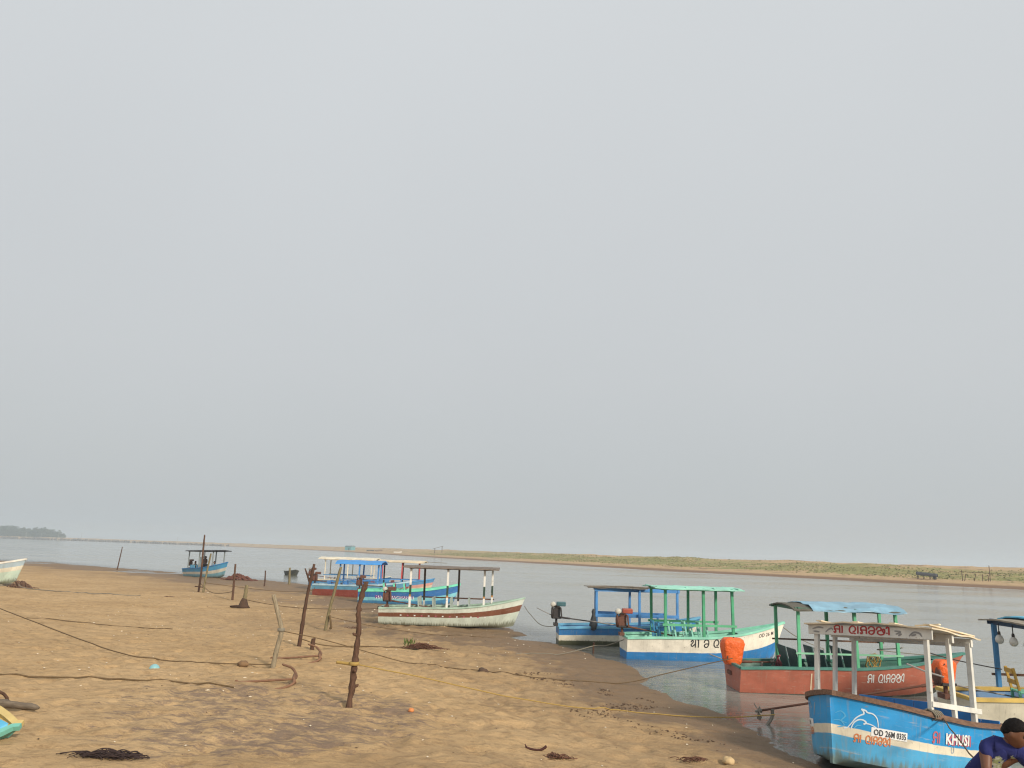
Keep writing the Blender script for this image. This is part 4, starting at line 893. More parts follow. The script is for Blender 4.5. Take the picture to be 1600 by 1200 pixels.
p11 = pole('mooring_post', (-41.82, 85.5), [(.1, 0, .9), (.25, 0, 2.45)], (.07, .04), wd_dk, 'lone thin pole on the far sand spit', .05, seed=13)
st1 = pole('stake', (-5.25, 22.2), [(.02, 0, .15), (.03, 0, .30)], (.06, .055), wd_dk, 'small dark stake stub by the bowed anchor', .1, 'stakes in the sand', 'stake', 14)
st2 = pole('stake', (3.02, 27.1), [(.0, 0, .15), (.02, 0, .36)], (.03, .03), wd_dk, 'little dark stake holding a rope at the water edge', .1, 'stakes in the sand', 'stake', 15)

# ------------------------------------------------------------------ ropes
def rope(pts, rad, mat, label, sag=0, ground=True, group='mooring ropes', name='rope', cat='rope'):
    P = smooth_pts(pts, 10); n = len(P); o = []
    for i, p in enumerate(P):
        t = i/(n-1); z = p.z-sag*math.sin(math.pi*t)
        if ground: z = max(z, T(p.x, p.y)+rad*.9)
        o.append(Vector((p.x+.03*mnoise.noise((p.x*1.5, p.y*1.5, 1)), p.y+.05*mnoise.noise((p.x*1.2, p.y*1.2, 7)), z)))
    ob = MB().tube(o, rad, 6).build(name, mat, None, True); tag(ob, label, cat, group); return ob
def G(x, y, dz=0.): return (x, y, T(x, y)+dz)
def PT(x, y, dz): return (x, y, T(x, y)+dz)
rope([G(-12, 14.9), G(-9.0, 14.75), G(-7, 15.05), G(-4.95, 15.15, .02)], .015, m_rope, 'dark brown rope on the sand leading to the nearer anchor')
rope([G(-16, 27), G(-13.2, 26.2), G(-10.6, 25.8)], .014, m_rope, 'thin rope in the sand left of the pale bent post')
rope([(-15, 23.5, 1.2), G(-9.6, 19.4, .1), G(-8.1, 18.6), G(-6.8, 18.5), PT(-5.2, 18.47, .12)], .013, m_rope, 'thin rope curving over the sand to the foot of the pale bent post')
rope([PT(-5.10, 18.46, .86), PT(-4.0, 19.6, .42), G(-2.4, 20.6, .03), G(-.6, 20.4), G(1.2, 20.2), G(2.9, 20.6, .02), (4.2, 20.6, .35), (5.78, 20.45, .78)], .012, m_rope, 'long rope from the pale bent post to the red boat stern')
rope([PT(-2.56, 14.02, .72), PT(-1.5, 14.4, .52), PT(-.2, 15.1, .28), G(1.3, 16.2, .06), G(2.6, 16.6), (4.1, 16.5, .10), (5.3, 15.9, .30)], .0115, m_ropey, 'yellow rope from the thick knobbly post down to the propeller')
rope([PT(-2.62, 14.02, .72), PT(-2.86, 14.05, .73)], .028, m_ropey, 'short yellow rope end stubbed on the thick knobbly post', ground=False)
rope([PT(-5.72, 22.8, .22), PT(-5, 22.9, .12), G(-3.8, 23.5, .03), G(-2.9, 23.9)], .016, m_rope, 'rope from the dark forked post to the weed heap')
rope([PT(-6.42, 29.4, .5), PT(-4.5, 29.5, .25), G(-2.2, 30, .02), G(-.3, 30.4)], .012, m_rope, 'thin rope from the greenish leaning post over wet sand')
rope([PT(-11.8, 36.4, .36), (-9, 35.3, .62), (-5.2, 33.4, .75)], .016, m_rope, 'taut rope from the stump post to the pale striped boat', sag=.10, ground=False)
rope([PT(-17.8, 47.2, .55), PT(-14, 48.8, .2), (-12.3, 50.4, .45), (-12.3, 51.6, .72)], .018, m_rope, 'rope from the leaning post to the red hulled boat', ground=True)
rope([PT(-18.5, 48.4, .5), (-16.5, 45.2, .55), PT(-14.4, 42.3, .45)], .016, m_rope, 'rope between the tallest post and the straight brown post', sag=.12)
rope([PT(-27.2, 44.3, .45), G(-26.2, 43.4, .08), G(-24, 42.4, .02), G(-21, 41), G(-18.5, 40.6)], .024, m_ropeg, 'pale rope trailing over the sand from the pale beached boat')
rope([(.85, 33.8, 1.0), (1.4, 31.5, .62), (1.95, 29.8, .62)], .014, m_ropeg, 'slack line between the pale striped boat bow and the blue boat', sag=.12, ground=False)
rope([(3.9, 26.2, .55), (3.4, 26.7, .30), (3.03, 27.1, T(3.02, 27.1)+.25), G(1.8, 26.0, .02), G(.4, 25.2)], .015, m_ropeg, 'line from the mint canopied boat past a little stake')
rope([(9.1, 26.5, 1.15), (10.6, 28.5, .5), (12.4, 31, -.05)], .014, m_ropeg, 'anchor line from the mint canopied boat bow into the water', ground=False)
rope([(11.7, 20.8, .95), (9.7, 20.8, 1.15), (9.95, 20.1, 1.2)], .012, m_ropeg, 'thin line from the red boat bow back to its post', sag=.1, ground=False)
rope([(8.6, 16.3, 1.5), (9.6, 16.9, 1.28), (10.6, 17.2, 1.12)], .012, m_dark, 'thin dark line strung through the cream hulled boat', ground=False)

# ------------------------------------------------------------------ anchors, litter
def anchor(x, y, rot, label, flip=1, sc=1.):
    r_ = empty('anchor', (x, y, T(x, y)), (0, 0, R(rot))); r_.scale = (sc,)*3; tag(r_, label, 'anchor', 'anchors in the sand')
    MB().tube(smooth_pts([(-1.05, 0, .02), (-.5, 0, .06), (0, 0, .10)]), .022, 8, .1).build('shank', m_iron, r_, True)
    for s_ in(-1, 1):
        MB().tube(smooth_pts([(.0, 0, .10), (.02, .16*s_, .13 if s_ > 0 else .04), (-.10, .36*s_, .24 if s_ > 0 else .0), (-.32, .46*s_, .30 if s_ > 0 else -.03)]), [.03]*7+[.026]*6+[.022]*5+[.014], 8, .08).build('fluke', m_iron, r_, True)
    MB().tube([(.04, -.1, .05), (.0, .0, .10), (0, .1, .16)], .035, 8).build('crown', m_iron, r_, True)
    MB().lathe([(.022, -.010), (.036, -.010), (.036, .010), (.022, .010)], (-1.07, 0, .03), 'y', 12).build('ring', m_iron, r_, True)
anchor(-4.02, 15.75, 5, 'rusty grapnel anchor at the end of the brown rope, nearer the camera')
anchor(-4.5, 19.9, 8, 'rusty bowed anchor right of the pale bent post', sc=1.05)
def blob(name, x, y, r, mat, label, cat, squash=.6, amp=.25, n=14, z=0., group=None, seed=0):
    P = []
    for i in range(9):
        a = math.pi*i/8; row = []
        for j in range(n+1):
            t = math.tau*(j % n)/n; f = 1+amp*mnoise.noise((math.cos(t)*1.8*math.sin(a)+seed, math.sin(t)*1.8*math.sin(a), math.cos(a)*1.8))
            row.append(Vector((r*math.sin(a)*math.cos(t)*f, r*math.sin(a)*math.sin(t)*f, r*squash*math.cos(a)*f)))
        P.append(row)
    o = MB().grid(P).build(name, mat, None, True); o.location = (x, y, T(x, y)+r*squash*.5+z); tag(o, label, cat, group); return o
blob('ball', -7.26, 17.01, .11, plain('ball_teal', (.22, .44, .47), .4, .1), 'half buried turquoise ball on the sand', 'ball', 1., 0., z=-.085)
blob('shell', -1.52, 13.89, .05, plain('shell_orange', (.60, .22, .07), .6, .3, 12), 'small orange shell on sand right of the thick knobbly post', 'shell', .8, .3, seed=2)
blob('coconut_husk', 3.47, 12.6, .09, plain('husk', (.50, .36, .19), .8, .4, 12), 'pale coconut husk at the bottom edge near the water', 'husk', .7, .35, seed=5)
blob('clod', -5.87, 18.42, .13, plain('clod_brown', (.20, .12, .06), .9, .3, 12), 'small brown clod left of the pale bent post', 'clod', .6, .4, seed=8)
blob('clod', -.48, 20.17, .13, plain('clod_dark', (.09, .055, .035), .9, .4, 12), 'small dark clod on the long rope to the red boat', 'clod', .6, .5, seed=9)
ob = MB().tube(smooth_pts([(-.17, 0, .09), (-.14, .01, .04), (-.05, 0, .02), (.07, .0, .02), (.15, .0, .07)]), [.008]*4+[.016]*14+[.02]*7, 7, .15).build('twig', plain('twig_dark', (.06, .02, .015), .8), None, True); ob.location = (.54, 12.3, T(.54, 12.3)); tag(ob, 'curved dark twig on the sand at bottom centre', 'twig')
# dark dried weed heap at lower left: a tangle of flat strands
def weed(name, x, y, lx, ly, h, n, mat, label, seed, cat='seaweed', sr=.006):
    r_ = random.Random(seed); m = MB()
    for k in range(n):
        t = r_.gauss(0, .38); a = r_.uniform(-.5, .5); x0 = t*lx/2; y0 = r_.gauss(0, .3)*ly; hh = h*max(.1, 1-abs(t))*r_.random(); l = r_.uniform(.1, .35)*lx
        m.tube(smooth_pts([(x0-l*.5, y0, .01), (x0-l*.15, y0+r_.uniform(-.05, .05), .015+hh), (x0+l*.2, y0+r_.uniform(-.05, .05), .015+hh*.7), (x0+l*.5, y0+l*a*.4, .01)], 3), sr*r_.uniform(.6, 1.4), 5)
    o = m.build(name, mat, None, True); o.location = (x, y, T(x, y)); tag(o, label, cat, kind=None); return o
mw = plain('weed_black', (.035, .02, .018), .85, .5, 10, .5); mw2 = plain('weed_brown', (.11, .05, .03), .9, .5, 10, .5)
weed('seaweed_heap', -4.58, 9.75, 1.0, .22, .06, 110, mw, 'black tangle of dried weed at the bottom left', 1, sr=.005)
wh = weed('driftweed_heap', -2.4, 23.95, 1.3, .3, .16, 150, mw2, 'brown weed heap with a green plant between the thick post and boats', 2, sr=.009)
weed('seaweed_scrap', .82, 11.9, .45, .15, .05, 40, mw2, 'scrap of brown weed at the bottom right of centre', 5)
weed('seaweed_scrap', 2.9, 12.45, .5, .15, .05, 36, mw2, 'thin brown weed scrap beside the coconut husk', 6)
weed('seaweed_scrap', -5.9, 31.0, .8, .2, .06, 16, mw2, 'weed scrap in front of the pale striped boat stern', 8)
weed('seaweed_scrap', -17.4, 41.5, .9, .2, .05, 14, mw2, 'weed scrap on the sand left of the straight brown post', 10)
weed('net_heap', -26.7, 44.0, 1.5, .5, .42, 70, plain('net_brown', (.13, .075, .05), .95, .4, 10, .5), 'brown heap of old net under the pale beached boat bow', 11, 'net', .03)
weed('net_heap', -23.7, 70.6, 3.0, .8, .6, 60, plain('net_red', (.13, .05, .035), .95, .4, 6, .5), 'low reddish net heap right of the far boat', 12, 'net', .06)
gp = MB(); r_ = random.Random(5)      # green plant sprouting from the weed heap
for k in range(26):
    a = r_.uniform(0, math.tau); l = r_.uniform(.12, .28); x0, y0 = -.42+r_.gauss(0, .07), r_.gauss(0, .05); dx, dy = math.cos(a)*l*.6, math.sin(a)*l*.6
    gp.add([(x0, y0, .02), (x0+dx*.5-dy*.12, y0+dy*.5+dx*.12, l*.7), (x0+dx, y0+dy, l), (x0+dx*.5+dy*.12, y0+dy*.5-dx*.12, l*.65)], [(0, 1, 2, 3)])
g_ = gp.build('beach_plant', plain('leaf_green', (.10, .14, .03), .8, .4, 20, 0), None, fix=False); g_.location = (-2.4, 23.95, T(-2.4, 23.95)+.02); tag(g_, 'small green plant sprouting beside the brown weed heap', 'plant')
# driftwood log and bent hoop at the left edge
lg = empty('driftwood_log', G(-7.15, 11.7)); tag(lg, 'grey driftwood log on sand behind the teal bow', 'log')
MB().tube(smooth_pts([(-1.0, .1, .06), (-.4, .05, .10), (.1, 0, .08), (.62, -.05, .05)]), [.04]*6+[.055]*7+[.045]*5+[.02], 9, .2).build('trunk', wood('drift_grey', (.20, .16, .12), .5, 4, (1, 8, 8)), lg, True)
hp = MB().tube(smooth_pts([(-1.2, 0, .10), (-.7, 0, .22), (-.3, .0, .26), (-.05, .02, .20), (.02, .05, .08), (-.1, .08, .03)]), .022, 8, .1).build('bent_branch', wd_dk, None, True); hp.location = G(-7.15, 11.85); tag(hp, 'dark bent branch arching over the grey driftwood log', 'branch')
# small litter: shells, pebbles, weed crumbs too many to count
def crumbs(name, n, rx, ry, mat, label, rr, seed, flt=None, flat=.5):
    r_ = random.Random(seed); xs = []; ys = []
    while len(xs) < n:
        x, y = r_.uniform(*rx), r_.uniform(*ry)
        if flt is None or flt(x, y): xs.append(x); ys.append(y)
    Z = terr(np.array(xs), np.array(ys), True); D_ = sdist(np.array(xs), np.array(ys), SHORE); m = MB()
    for x, y, z, d_ in zip(xs, ys, Z, D_):
        if d_ < .5: continue
        s_ = r_.uniform(.5, 1.3)*rr*(1+max(0, y-16)*.02); a = r_.uniform(0, 3); e1 = r_.uniform(.7, 2.2); ca, sa = math.cos(a), math.sin(a)
        m.add([(x+(ca*u*e1-sa*v)*s_, y+(sa*u*e1+ca*v)*s_, z+w_*s_*flat+.012) for u, v, w_ in((1, 0, 0), (-.3, .9, 0), (-.8, -.6, 0), (.1, .05, 1.1), (.1, .1, -1))], [(0, 1, 3), (1, 2, 3), (2, 0, 3), (1, 0, 4), (2, 1, 4), (0, 2, 4)])
    o = m.build(name, mat, None, fix=False); tag(o, label, 'litter', kind='stuff')
crumbs('shell_fragments', 420, (-18, 6), (10, 48), plain('shell_white', (.66, .58, .45), .7, .3, 3, 0), 'tiny pale shell bits strewn over the sand', .020, 3)
crumbs('weed_crumb_scatter', 420, (-14, 6), (10, 40), plain('crumb_dark', (.10, .06, .035), .9, .4, 3, 0), 'tiny dark weed crumbs strewn over the sand', .016, 4, flat=.25)
crumbs('weed_crumb_band', 330, (.2, 4.2), (14, 21), plain('crumb_dark', (.10, .06, .035), .9, .4, 3, 0), 'band of dark weed crumbs along the tide line', .021, 8, lambda x, y: abs(sdist(np.array([x]), np.array([y]), SHORE)[0]-2.2-.8*math.sin(y*1.3)) < .45 and mnoise.noise((x*1.3, y*1.3, 2)) > -.05)

# ------------------------------------------------------------------ people
m_skin = plain('skin_brown', (.15, .065, .035), .5, .15, 12, .15); m_hair = plain('hair_black', (.008, .006, .006), .7, .5, 60, .9, 0, .12)
def skin_mesh(J, E_, lv=2, root=0):
    me = bpy.data.meshes.new('s'); me.from_pydata([j[0] for j in J], E_, []); o = bpy.data.objects.new('s', me); COL.objects.link(o)
    m = o.modifiers.new('s', 'SKIN'); m.branch_smoothing = .6
    for i, v in enumerate(me.skin_vertices[0].data):
        r_ = J[i][1]; v.radius = (r_, r_) if not hasattr(r_, '__len__') else r_; v.use_root = i == root
    ss = o.modifiers.new('u', 'SUBSURF'); ss.levels = lv; ss.render_levels = lv
    dg = bpy.context.evaluated_depsgraph_get(); ev = bpy.data.meshes.new_from_object(o.evaluated_get(dg)); bpy.data.objects.remove(o)
    vs = [v.co.copy() for v in ev.vertices]; fs = [tuple(p.vertices) for p in ev.polygons]; bpy.data.meshes.remove(ev); return vs, fs
def head_mesh(cen, rot, s_=1.):
    vs = []; fs = []; n, m = 30, 24; bump = []
    gs = lambda v, c_, w_: math.exp(-sum(((v[i]-c_[i])/w_[i])**2 for i in range(3)))
    for i in range(m+1):
        th = math.pi*i/m
        for j in range(n):
            ph = math.tau*j/n; d = Vector((math.sin(th)*math.cos(ph), math.sin(th)*math.sin(ph), math.cos(th)))
            p = Vector((d.x*.100, d.y*.077, d.z*.122))
            if p.z < -.02: k = (-.02-p.z)/.10; p.y *= 1-.30*k; p.x = p.x*(1-.10*k)+.018*k
            q_ = (p.x, p.y, p.z)
            p.x += .030*gs(q_, (.098, 0, -.022), (.03, .014, .022))+.012*gs(q_, (.098, 0, .005), (.03, .011, .03))+.008*gs(q_, (.095, 0, .040), (.03, .045, .012))-.014*(gs(q_, (.09, .034, .014), (.03, .017, .014))+gs(q_, (.09, -.034, .014), (.03, .017, .014)))
            p.x += .009*gs(q_, (.09, 0, -.058), (.03, .024, .008))+.008*gs(q_, (.09, 0, -.074), (.03, .022, .008))-.006*gs(q_, (.09, 0, -.066), (.03, .026, .004))+.014*gs(q_, (.085, 0, -.105), (.03, .03, .018))
            p.y += math.copysign(.024, p.y)*(gs(q_, (-.008, .078, -.005), (.016, .03, .028))+gs(q_, (-.008, -.078, -.005), (.016, .03, .028)))
            vs.append(cen+rot@(p*s_))
    for i in range(m):
        for j in range(n): fs.append((i*n+j, (i+1)*n+j, (i+1)*n+(j+1) % n, i*n+(j+1) % n))
    for sd in (-1, 1):       # ears: cupped ovals
        o = len(vs)
        for i in range(7):
            for j in range(10):
                a, b = math.pi*i/6, math.tau*j/10; q_ = Vector((.019*math.sin(a)*math.cos(b), .0085*math.sin(a)*math.sin(b), .033*math.cos(a)))
                if q_.y*sd > 0: q_.y -= sd*.006*math.exp(-(q_.x/.010)**2-(q_.z/.018)**2)
                vs.append(cen+rot@((q_+Vector((-.010-.2*q_.y*sd, sd*(.080+.25*max(0, -q_.x)), -.004)))*s_))
        fs += [(o+i*10+j, o+(i+1)*10+j, o+(i+1)*10+(j+1) % 10, o+i*10+(j+1) % 10) for i in range(6) for j in range(10)]
    return vs, fs
def hair_mesh(cen, rot, s_=1.):
    vs = []; n, m = 32, 14; fs = []
    for i in range(m+1):
        for j in range(n):
            ph = math.tau*j/n; front = max(0, math.cos(ph)); lim = 1.42-.42*front**.7 if front > 0 else 1.42+.5*min(1, -math.cos(ph)*1.3); lim += .09*mnoise.noise((ph*2.5, 0, 3))+.05*mnoise.noise((ph*9, 1, 3)); th = lim*i/m
            d = Vector((math.sin(th)*math.cos(ph), math.sin(th)*math.sin(ph), math.cos(th))); k = 1.09+.05*mnoise.noise(d*7)+.035*mnoise.noise(d*19); k = k if i < m else .97
            vs.append(cen+rot@(Vector((d.x*.103*k, d.y*.080*k, d.z*.125*k+.004))*s_))
    for i in range(m):
        for j in range(n): fs.append((i*n+j, (i+1)*n+j, (i+1)*n+(j+1) % n, i*n+(j+1) % n))
    return vs, fs
def person(J, face, label, shirt, trousers, loc, fat=1., hands=True, lv=2, cat='person', group=None, tilt=0, roll=0, sleeve=.55):
    """J: joint positions; face: yaw of the face in degrees"""
    j = {k: Vector(v) for k, v in J.items()}
    root = empty('person', loc); tag(root, label, cat, group); o0 = Vector(loc)
    j = {k: v-o0 for k, v in j.items()}
    nb = ['pel', 'spi', 'che', 'nek', 'hdb', 'shR', 'elR', 'wrR', 'shL', 'elL', 'wrL', 'hpR', 'knR', 'anR', 'toR', 'hpL', 'knL', 'anL', 'toL']
    j['hdb'] = j['nek'].lerp(j['hed'], .6)
    rr = dict(pel=(.125, .11), spi=(.125, .10), che=(.145, .105), nek=.062, hdb=.055, shR=.064, elR=.043, wrR=.030, shL=.064, elL=.043, wrL=.030, hpR=.092, knR=.062, anR=.043, toR=.036, hpL=.092, knL=.062, anL=.043, toL=.036)
    ix = {k: i for i, k in enumerate(nb)}
    ed = [('pel', 'spi'), ('spi', 'che'), ('che', 'nek'), ('nek', 'hdb'), ('che', 'shR'), ('shR', 'elR'), ('elR', 'wrR'), ('che', 'shL'), ('shL', 'elL'), ('elL', 'wrL'), ('pel', 'hpR'), ('hpR', 'knR'), ('knR', 'anR'), ('anR', 'toR'), ('pel', 'hpL'), ('hpL', 'knL'), ('knL', 'anL'), ('anL', 'toL')]
    vs, fs = skin_mesh([(j[k], rr[k]) for k in nb], [(ix[a], ix[b]) for a, b in ed], lv)
    b = MB(); b.add(vs, fs)
    rot = (Matrix.Rotation(R(face), 3, 'Z')@Matrix.Rotation(R(tilt), 3, 'Y')@Matrix.Rotation(R(roll), 3, 'X'))
    b.add(*head_mesh(j['hed'], rot))
    if hands:
        for sd in 'RL':
            d = (j['wr'+sd]-j['el'+sd]).normalized(); sidev = d.cross(Vector((0, 0, 1))).normalized(); nrm_ = sidev.cross(d); c0 = j['wr'+sd]+d*.05
            v2, f2 = skin_mesh([(j['wr'+sd]-d*.02, .026), (c0, (.038, .018)), (c0+d*.045, (.040, .016))], [(0, 1), (1, 2)], 1); b.add(v2, f2)
            for q_, (off, l) in enumerate(((-.030, .062), (-.010, .074), (.010, .070), (.029, .055))):
                a = c0+d*.03+sidev*off; bn = -nrm_*.35; v2, f2 = skin_mesh([(a, .010), (a+d*l*.5+bn*l*.3, .0095), (a+d*l*.8+bn*l*1.1, .0085), (a+d*l*.75+bn*l*1.9, .007)], [(0, 1), (1, 2), (2, 3)], 1); b.add(v2, f2)
            a = c0-d*.01-sidev*.03; v2, f2 = skin_mesh([(a, .012), (a-sidev*.03+d*.025-nrm_*.015, .011), (a-sidev*.028+d*.055-nrm_*.03, .009)], [(0, 1), (1, 2)], 1); b.add(v2, f2)
    bo = b.build('body', m_skin, root, True)
    # shirt: torso and upper sleeves
    k = 1.13
    sR = j['shR'].lerp(j['elR'], sleeve); sL = j['shL'].lerp(j['elL'], sleeve); nk = j['che'].lerp(j['nek'], .92)
    hem = j['pel']+(j['pel']-j['spi']).normalized()*.05
    sh_ = MB(); up_ = (j['nek']-j['che']).normalized()*.012
    sh_.add(*skin_mesh([(hem, (.150, .128)), (j['spi'], (.142, .116)), (j['che'], (.165, .122)), (nk, .100), (nk+up_, .085)], [(0, 1), (1, 2), (2, 3), (3, 4)], lv))
    cR, cL = nk.lerp(j['shR'], .5)+up_, nk.lerp(j['shL'], .5)+up_
    sh_.add(*skin_mesh([(nk, .088), (cR, .080), (j['shR'], .093), (sR, .078), (cL, .082), (j['shL'], .093), (sL, .076)], [(0, 1), (1, 2), (2, 3), (0, 4), (4, 5), (5, 6)], lv))
    v2 = [Vector(v) for v in sh_.v]; f2 = sh_.f
    v2 = [v+Vector((mnoise.noise(v*9), mnoise.noise(v*9+Vector((5, 0, 0))), mnoise.noise(v*7)))*.012 for v in v2]
    so_ = MB().add(v2, f2).build('shirt', shirt, root, True); sm_ = so_.modifiers.new('soft', 'SMOOTH'); sm_.factor = .5; sm_.iterations = 6
    v2, f2 = skin_mesh([(j['pel'], (.142, .122)), (j['hpR'], .106), (j['knR'], .082), (j['anR'].lerp(j['knR'], .25), .07), (j['hpL'], .106), (j['knL'], .082), (j['anL'].lerp(j['knL'], .25), .07)], [(0, 1), (1, 2), (2, 3), (0, 4), (4, 5), (5, 6)], lv)
    MB().add(v2, f2).build('trousers', trousers, root, True)
    h = MB().add(*hair_mesh(j['hed'], rot)); h.build('hair', m_hair, root, True)
    for s_ in (-1, 1):
        e_ = MB(); ce = j['hed']+rot@Vector((.079, s_*.034, .013)); P = []
        e_.lathe([(.002, -.011), (.009, -.006), (.0115, 0), (.009, .006), (.002, .011)], (0, 0, 0), n=10); e_.v = [tuple(ce+Vector(v)) for v in e_.v]
        e_.build('eye', plain('eye_dark', (.05, .035, .03), .25, .1, 5, 0), root, True)
        br = [j['hed']+rot@Vector((.098-.010*abs(t), s_*(.012+.036*t), .036+.006*math.sin(t*3))) for t in (0, .35, .7, 1)]; MB().tube(br, [.004, .005, .004, .002], 5).build('eyebrow', m_hair, root, True)
    return root
def t_shirt():
    t = NT('tshirt_navy'); o = t.obj(); n = t.noise(11, 6, vec=o, rough=.6); base = t.mix(t.noise(5, 3, vec=o), (.018, .022, .105), (.030, .036, .15))
    vd = t.node('ShaderNodeVectorMath', operation='DISTANCE'); t.l.new(o, vd.inputs[0]); vd.inputs[1].default_value = PRINT_C
    reg = t.rng(vd.outputs['Value'], .05, .19, .15, -.10); m_ = t.rng(t.math('ADD', n, reg), .56, .62)
    n2 = t.noise(26, 3, vec=o); pc = t.mix(t.rng(n2, .42, .58), (.50, .52, .42), (.30, .34, .16))
    t.bump(t.noise(14, 4, vec=o), .5, .012); return t.fin(t.mix(m_, base, pc), .9, .15)
ml = (4.56, 8.05, T(4.62, 8.05))
PRINT_C = tuple(Vector((4.66, 7.62, 1.41))-Vector(ml))
gz_ = T(4.6, 8.05)
person(dict(pel=(4.540, 8.05, 1.10), spi=(4.560, 7.93, 1.29), che=(4.640, 7.78, 1.47), nek=(4.700, 7.69, 1.60), hed=(4.745, 7.60, 1.72), shR=(4.565, 7.77, 1.575), elR=(4.475, 7.64, 1.37), wrR=(4.540, 7.42, 1.22), shL=(4.840, 7.66, 1.53), elL=(4.970, 7.50, 1.32), wrL=(4.800, 7.34, 1.18),
    hpR=(4.450, 8.07, 1.05), knR=(4.440, 7.98, .62), anR=(4.440, 8.10, gz_+.07), toR=(4.440, 7.92, gz_+.035), hpL=(4.650, 8.03, 1.05), knL=(4.700, 7.92, .62), anL=(4.740, 8.05, gz_+.07), toL=(4.780, 7.87, gz_+.035)), -46, 'person in a printed navy T-shirt bending by the blue and cream boat', t_shirt(), plain('trousers_grey', (.07, .07, .08), .9, .2), ml, tilt=20, roll=4)
rope([KNOT1, (4.56, 7.36, 1.16)], .010, m_rope, 'mooring line from the blue and cream boat to the bending man', sag=.03, ground=False)
def far_person(lx, ly, seated, label, shirt, yaw):
    base = b11.m@Vector((lx, ly, .30)); a = R(yaw); f_ = Vector((math.cos(a), math.sin(a), 0)); l_ = Vector((-math.sin(a), math.cos(a), 0)); up = Vector((0, 0, 1))
    h0 = .42 if seated else .88
    P = lambda fx, ly_, z: base+f_*fx+l_*ly_+up*z
    J = dict(pel=P(0, 0, h0+.04), spi=P(.0, 0, h0+.2), che=P(.02, 0, h0+.42), nek=P(.03, 0, h0+.57), hed=P(.05, 0, h0+.70), shR=P(.02, -.18, h0+.50), elR=P(.03, -.23, h0+.24), wrR=P(.2, -.18, h0+.1), shL=P(.02, .18, h0+.50), elL=P(.03, .23, h0+.24), wrL=P(.2, .16, h0+.1))
    for s_, n_ in((-1, 'R'), (1, 'L')):
        if seated: J.update({'hp'+n_: P(.05, s_*.1, h0), 'kn'+n_: P(.45, s_*.11, h0+.02), 'an'+n_: P(.45, s_*.11, .06), 'to'+n_: P(.60, s_*.11, .03)})
        else: J.update({'hp'+n_: P(0, s_*.1, h0), 'kn'+n_: P(.02, s_*.1, .46), 'an'+n_: P(0, s_*.1, .06), 'to'+n_: P(.16, s_*.1, .03)})
    person(J, yaw, label, shirt, plain('trousers_dark', (.03, .03, .035), .9), tuple(base), hands=False, lv=1, group='people aboard the far boat')
far_person(1.05, -.15, True, 'person in a pale shirt sitting at the stern of the far boat', plain('shirt_pale', (.55, .55, .5), .9), -40)
far_person(1.75, .15, False, 'person in a maroon shirt standing under the black roof', plain('shirt_maroon', (.16, .04, .03), .9), -60)
far_person(2.25, .2, False, 'person in a dark shirt standing beside the pale screen on the far boat', plain('shirt_dark', (.05, .04, .04), .9), -120)
far_person(3.85, .1, True, 'person in a blue shirt sitting forward in the far boat', plain('shirt_blue', (.10, .28, .40), .9), -50)

# ------------------------------------------------------------------ things on the far bank
def shelter(x, y):
    z = FZ(x, y); r_ = empty('tarp_shelter', (x, y, z), (0, 0, R(-35))); tag(r_, 'low dark tarpaulin shelter on stakes on the grassy far bank', 'shelter')
    P = []
    for i in range(13):
        row = []
        for j in range(7): u, v = i/12, j/6; row.append(Vector((3.6*(u-.5), 1.6*(v-.5), 1.15-.30*u+.22*math.sin(v*math.pi)-.06*abs(math.sin(u*6))+.05*mnoise.noise((u*4, v*3, 1))-(.35 if j in(0, 6) else 0))))
        P.append(row)
    t_ = MB().grid(P).build('tarpaulin', plain('tarp_dark', (.045, .045, .05), .7, .3, 3, .3), r_, True, fix=False); s_ = t_.modifiers.new('t', 'SOLIDIFY'); s_.thickness = .05
    for sx in(-1.6, -.6, .5, 1.5):
        for sy in(-.6, .6): MB().tube([(sx, sy, -.1), (sx, sy, 1.05-.3*(sx/3.6+.5))], .05, 6).build('stake', wd_dk, r_)
    MB().box((1.35, -.2, .35), (.5, .9, .7)).build('end_flap', plain('tarp_dark', (.045, .045, .05), .7, .3, 3, .3), r_, bevel=.1)
shelter(81.0, 152.)
fx, fy = 87., 146.; z = FZ(fx, fy); r_ = empty('pole_frame', (fx, fy, z), (0, 0, R(-8))); tag(r_, 'bare pole frame standing on the far bank near the right edge', 'frame')
for k, (x0, h, l) in enumerate(((-2.5, 1.9, 0), (2.3, 2.9, 0), (2.0, 1.2, .0), (-.6, 1.2, .5), (-2.2, 1.2, .35), (1.0, 1.3, 0))): MB().tube([(x0, 0, -.3), (x0+l, 0, h)], .06, 6).build('pole', wd_dk, r_)
MB().tube([(-2.9, 0, 1.65), (2.7, 0, 1.5)], .05, 6).build('cross_bar', wd_dk, r_)
x, y = -119, 600; z = FZ(x, y)
r_ = empty('hut', (x, y, z-.2), (0, 0, R(-25))); tag(r_, 'tiny turquoise hut on the distant sand bank', 'hut')
MB().box((0, 0, 1.5), (6, 5, 3.2)).build('wall', plain('hut_teal', (.12, .34, .38), .8), r_)
MB().add([(-3.4, -2.9, 3.1), (3.4, -2.9, 3.1), (3.4, 2.9, 3.1), (-3.4, 2.9, 3.1), (-3.2, 0, 4.0), (3.2, 0, 4.0)], [(0, 1, 5, 4), (2, 3, 4, 5), (0, 4, 3), (1, 2, 5), (0, 3, 2, 1)]).build('roof', plain('hut_roof', (.25, .3, .32), .8), r_)
MB().box((.8, -2.53, 1.0), (1.0, .06, 2.0)).build('door', plain('hut_door', (.05, .1, .12), .8), r_)
